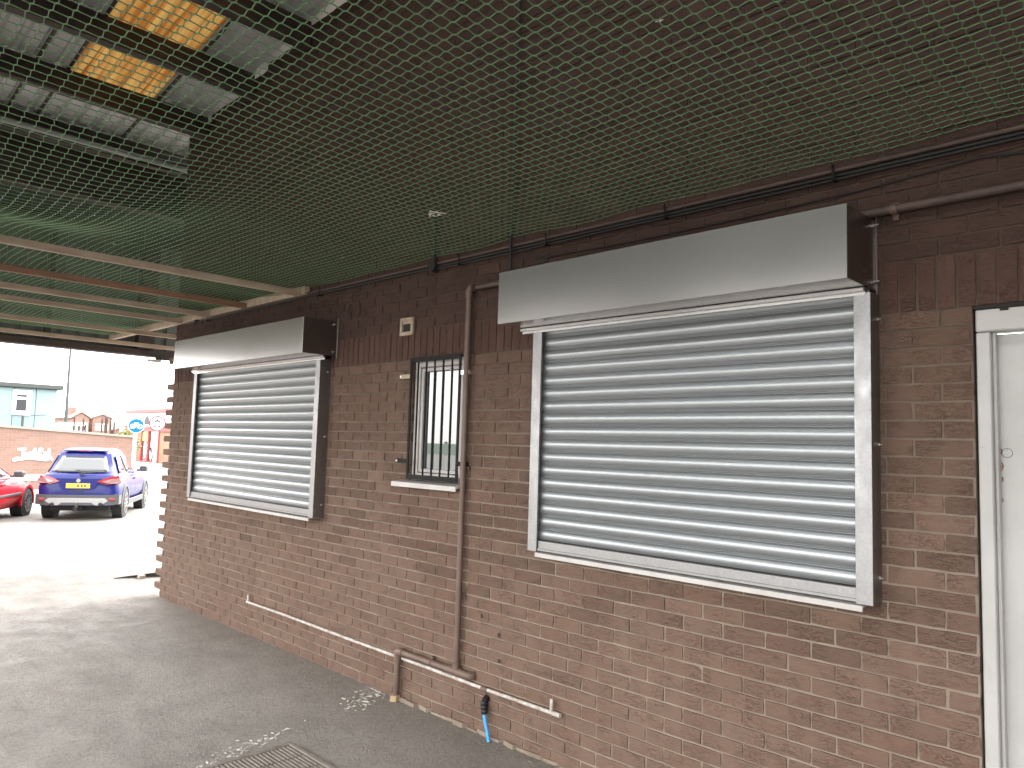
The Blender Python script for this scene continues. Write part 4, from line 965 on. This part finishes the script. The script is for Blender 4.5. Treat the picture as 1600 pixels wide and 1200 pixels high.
# rear details of the blue car (x = -0.84 is the rearmost skin)
def part(name, m_, fn, par, **kw):
    mb = MB(); fn(mb); return mb.build(name, m_, par, **kw)
part('bumper', M['plastic'], lambda b: (b.prism([(-.80,-.90,.36),(-.80,.90,.36),(-.80,.90,.56),(-.80,-.90,.56)], (.30,0,0)), b.prism([(-.875,-.66,.34),(-.875,.66,.34),(-.80,.90,.36),(-.80,-.90,.36)], (0,0,.22))), bc_)
part('diffuser', M['silver'], lambda b: b.prism([(-.882,-.60,.50),(-.882,.60,.50),(-.885,.68,.44),(-.885,.52,.34),(-.885,-.52,.34),(-.885,-.68,.44)], (.03,0,0)), bc_)
part('diffuser_insert', M['plastic'], lambda b: (b.prism([(-.890,-.40,.34),(-.890,.40,.34),(-.890,.32,.40),(-.890,-.32,.40)], (.02,0,0)), b.box(-.93,-.88,-.03,.03,.28,.40,b=.01)), bc_)
for s in (-1, 1):
    e_ = MB(); e_.tube([(-.70,s*.52,.355),(-.905,s*.52,.355)], .050, 16, caps=False); e_.tube([(-.906,s*.52,.355),(-.70,s*.52,.355)], .038, 16, caps=False); eo = e_.build('exhaust_tip', M['chrome'], bc_, smooth=True)
    MB().tube([(-.903,s*.52,.355),(-.898,s*.52,.355)], .040, 14).build('bore', M['under'], eo)
    part('reflector', M['lamp_red'], lambda b: b.box(-.868,-.835,min(s*.68,s*.82),max(s*.68,s*.82),.44,.50,b=.006), bc_)
    # tail lamp wraps round the corner
    tl = MB(); pr_ = [(-.872,.40,.87),(-.862,.62,.80),(-.815,.82,.80),(-.70,.905,.84),(-.50,.915,.93),(-.58,.905,1.00),(-.74,.85,1.00),(-.80,.66,.97)]
    tl.prism([(x, s*y, z) for x, y, z in pr_], (.05,-s*.03,0)); to = tl.build('tail_light', M['lamp_red'], bc_)
    cl = MB(); pr_ = [(-.876,.52,.865),(-.868,.64,.83),(-.825,.83,.83),(-.73,.91,.86),(-.62,.915,.92),(-.74,.885,.94),(-.82,.72,.93)]
    cl.prism([(x-.004, s*(y+.002), z) for x, y, z in pr_], (.03,-s*.02,0)); cl.build('clear_lens', M['lamp_clear'], to)
part('plate_recess', blue, lambda b: b.prism([(-.850,-.50,.93),(-.850,.50,.93),(-.852,.34,.68),(-.852,-.34,.68)], (.04,0,0)), bc_)
npl = part('number_plate', M['plate'], lambda b: b.box(-.866,-.856,-.26,.26,.715,.825,b=.002), bc_)
part('plate_marks', M['plastic'], lambda b: [b.box(-.868,-.8662,y,y+.035,.745,.795) for y in (-.17,-.10,-.02)] and None, npl)
part('badge', M['silver'], lambda b: b.tube([(-.862,0,.885),(-.852,0,.885)], .045, 16), bc_)
part('boot_handle', M['under'], lambda b: b.box(-.862,-.84,-.12,.12,.635,.66,b=.008), bc_)
part('rear_wiper', M['under'], lambda b: (b.tube([(-.80,-.02,1.045),(-.775,-.36,1.075)], .012, 8), b.tube([(-.82,.0,1.03),(-.80,-.12,1.055)], .022, 8)), bc_)
part('spoiler', blue, lambda b: b.prism([(-.32,-.50,1.545),(-.32,.50,1.545),(-.41,.46,1.525),(-.43,0,1.535),(-.41,-.46,1.525)], (0,0,.025)), bc_)
part('brake_light', M['lamp_red'], lambda b: b.box(-.437,-.428,-.16,.16,1.532,1.550), bc_)
part('sill_trim', M['plastic'], lambda b: (b.box(.38,2.22,-.905,-.86,.27,.40,b=.01), b.box(.38,2.22,.86,.905,.27,.40,b=.01)), bc_)
part('tow_bar', M['under'], lambda b: (b.box(-.80,-.72,-.10,.10,.20,.32), b.tube([(-.80,0,.25),(-.98,0,.25),(-.98,0,.33)], .025, 8)), bc_)

Lr = dict(wb=2.45, hw=.80, belt=.90, roof=1.42, ro=.70, fo=.72, wr=.30, suv=False, rw0=-.52, rw1=-.20, ws0=1.95, ws1=1.0, bw=.735, tw=.56, side=((.12,.42),(.45,.80)), mir=M['plastic'],
  stations=[(-.70,.40,.62,.60,.66,.60),(-.66,.32,.86,.70,.77,.68),(-.50,.26,.90,.72,.79,.72),(0,.24,.91,.73,.80,.74),(1.0,.22,.90,.73,.80,.74),(1.9,.22,.88,.73,.80,.73),(2.45,.24,.80,.73,.79,.68),(2.85,.27,.72,.70,.75,.62),(3.08,.32,.62,.60,.66,.5),(3.17,.38,.54,.45,.5,.4)])
ang2 = PI - R(31); fw2 = Vector((math.cos(ang2), math.sin(ang2))); rgt = Vector((fw2.y, -fw2.x)); frw = Vector((-19.75, 1.0))
rear = frw - fw2*2.45 - rgt*.80
rc = car('parked_car', 'bright red small hatchback cut off by the left edge of the view', (rear.x, rear.y, 0), ang2, redp, Lr)
part('side_moulding', M['plastic'], lambda b: (b.box(.40,2.05,-.825,-.79,.50,.55,b=.006), b.box(.40,2.05,.79,.825,.50,.55,b=.006)), rc)
part('headlight', M['lamp_clear'], lambda b: b.prism([(2.75,-.76,.62),(3.02,-.66,.58),(3.00,-.62,.70),(2.78,-.72,.76)], (0,.04,0)), rc)
part('number_plate', M['plate'], lambda b: b.box(-.712,-.702,-.26,.26,.52,.63,b=.002), rc)
for s in (-1,1): part('tail_light', M['lamp_red'], lambda b: b.box(-.69,-.55,min(s*.66,s*.79),max(s*.66,s*.79),.62,.88,b=.02), rc)

# ------------------------------------------------------------------ the other side of the yard (seen only as reflections)
hd = thing('green_hoarding', 'grey hoarding with a green band along the far side of the yard behind the camera', 'hoarding', (-12,-20,0))
w = MB(); y = -45.0
while y < 6: w.box(y, y+.93, -20.03, -20, 0, 1.35, b=.01); y += .95
w.build('panels', mat('hoarding_grey', (.40,.40,.38), .6), hd)
MB().box(-45, 6, -20.05, -20.0, 1.36, 1.9).build('green_band', mat('hoarding_green', (.20,.26,.21), .7), hd)
w = MB(); y = -45.0
while y < 6: w.box(y-.06, y+.04, -20.16, -20.035, 0, 2.0); y += 2.85
w.build('posts', M['greytrim'], hd); fix(hd)

# ------------------------------------------------------------------ render settings
vs_ = S.view_settings; vs_.view_transform = 'Standard'; vs_.look = 'None'; vs_.gamma = 1; vs_.exposure = 3.05
S.render.engine = 'CYCLES'; S.cycles.max_bounces = 8; S.cycles.diffuse_bounces = 5; S.cycles.glossy_bounces = 4; S.cycles.use_denoising = True
S.cycles.sample_clamp_indirect = 3; S.cycles.blur_glossy = 1.5; S.cycles.use_adaptive_sampling = False
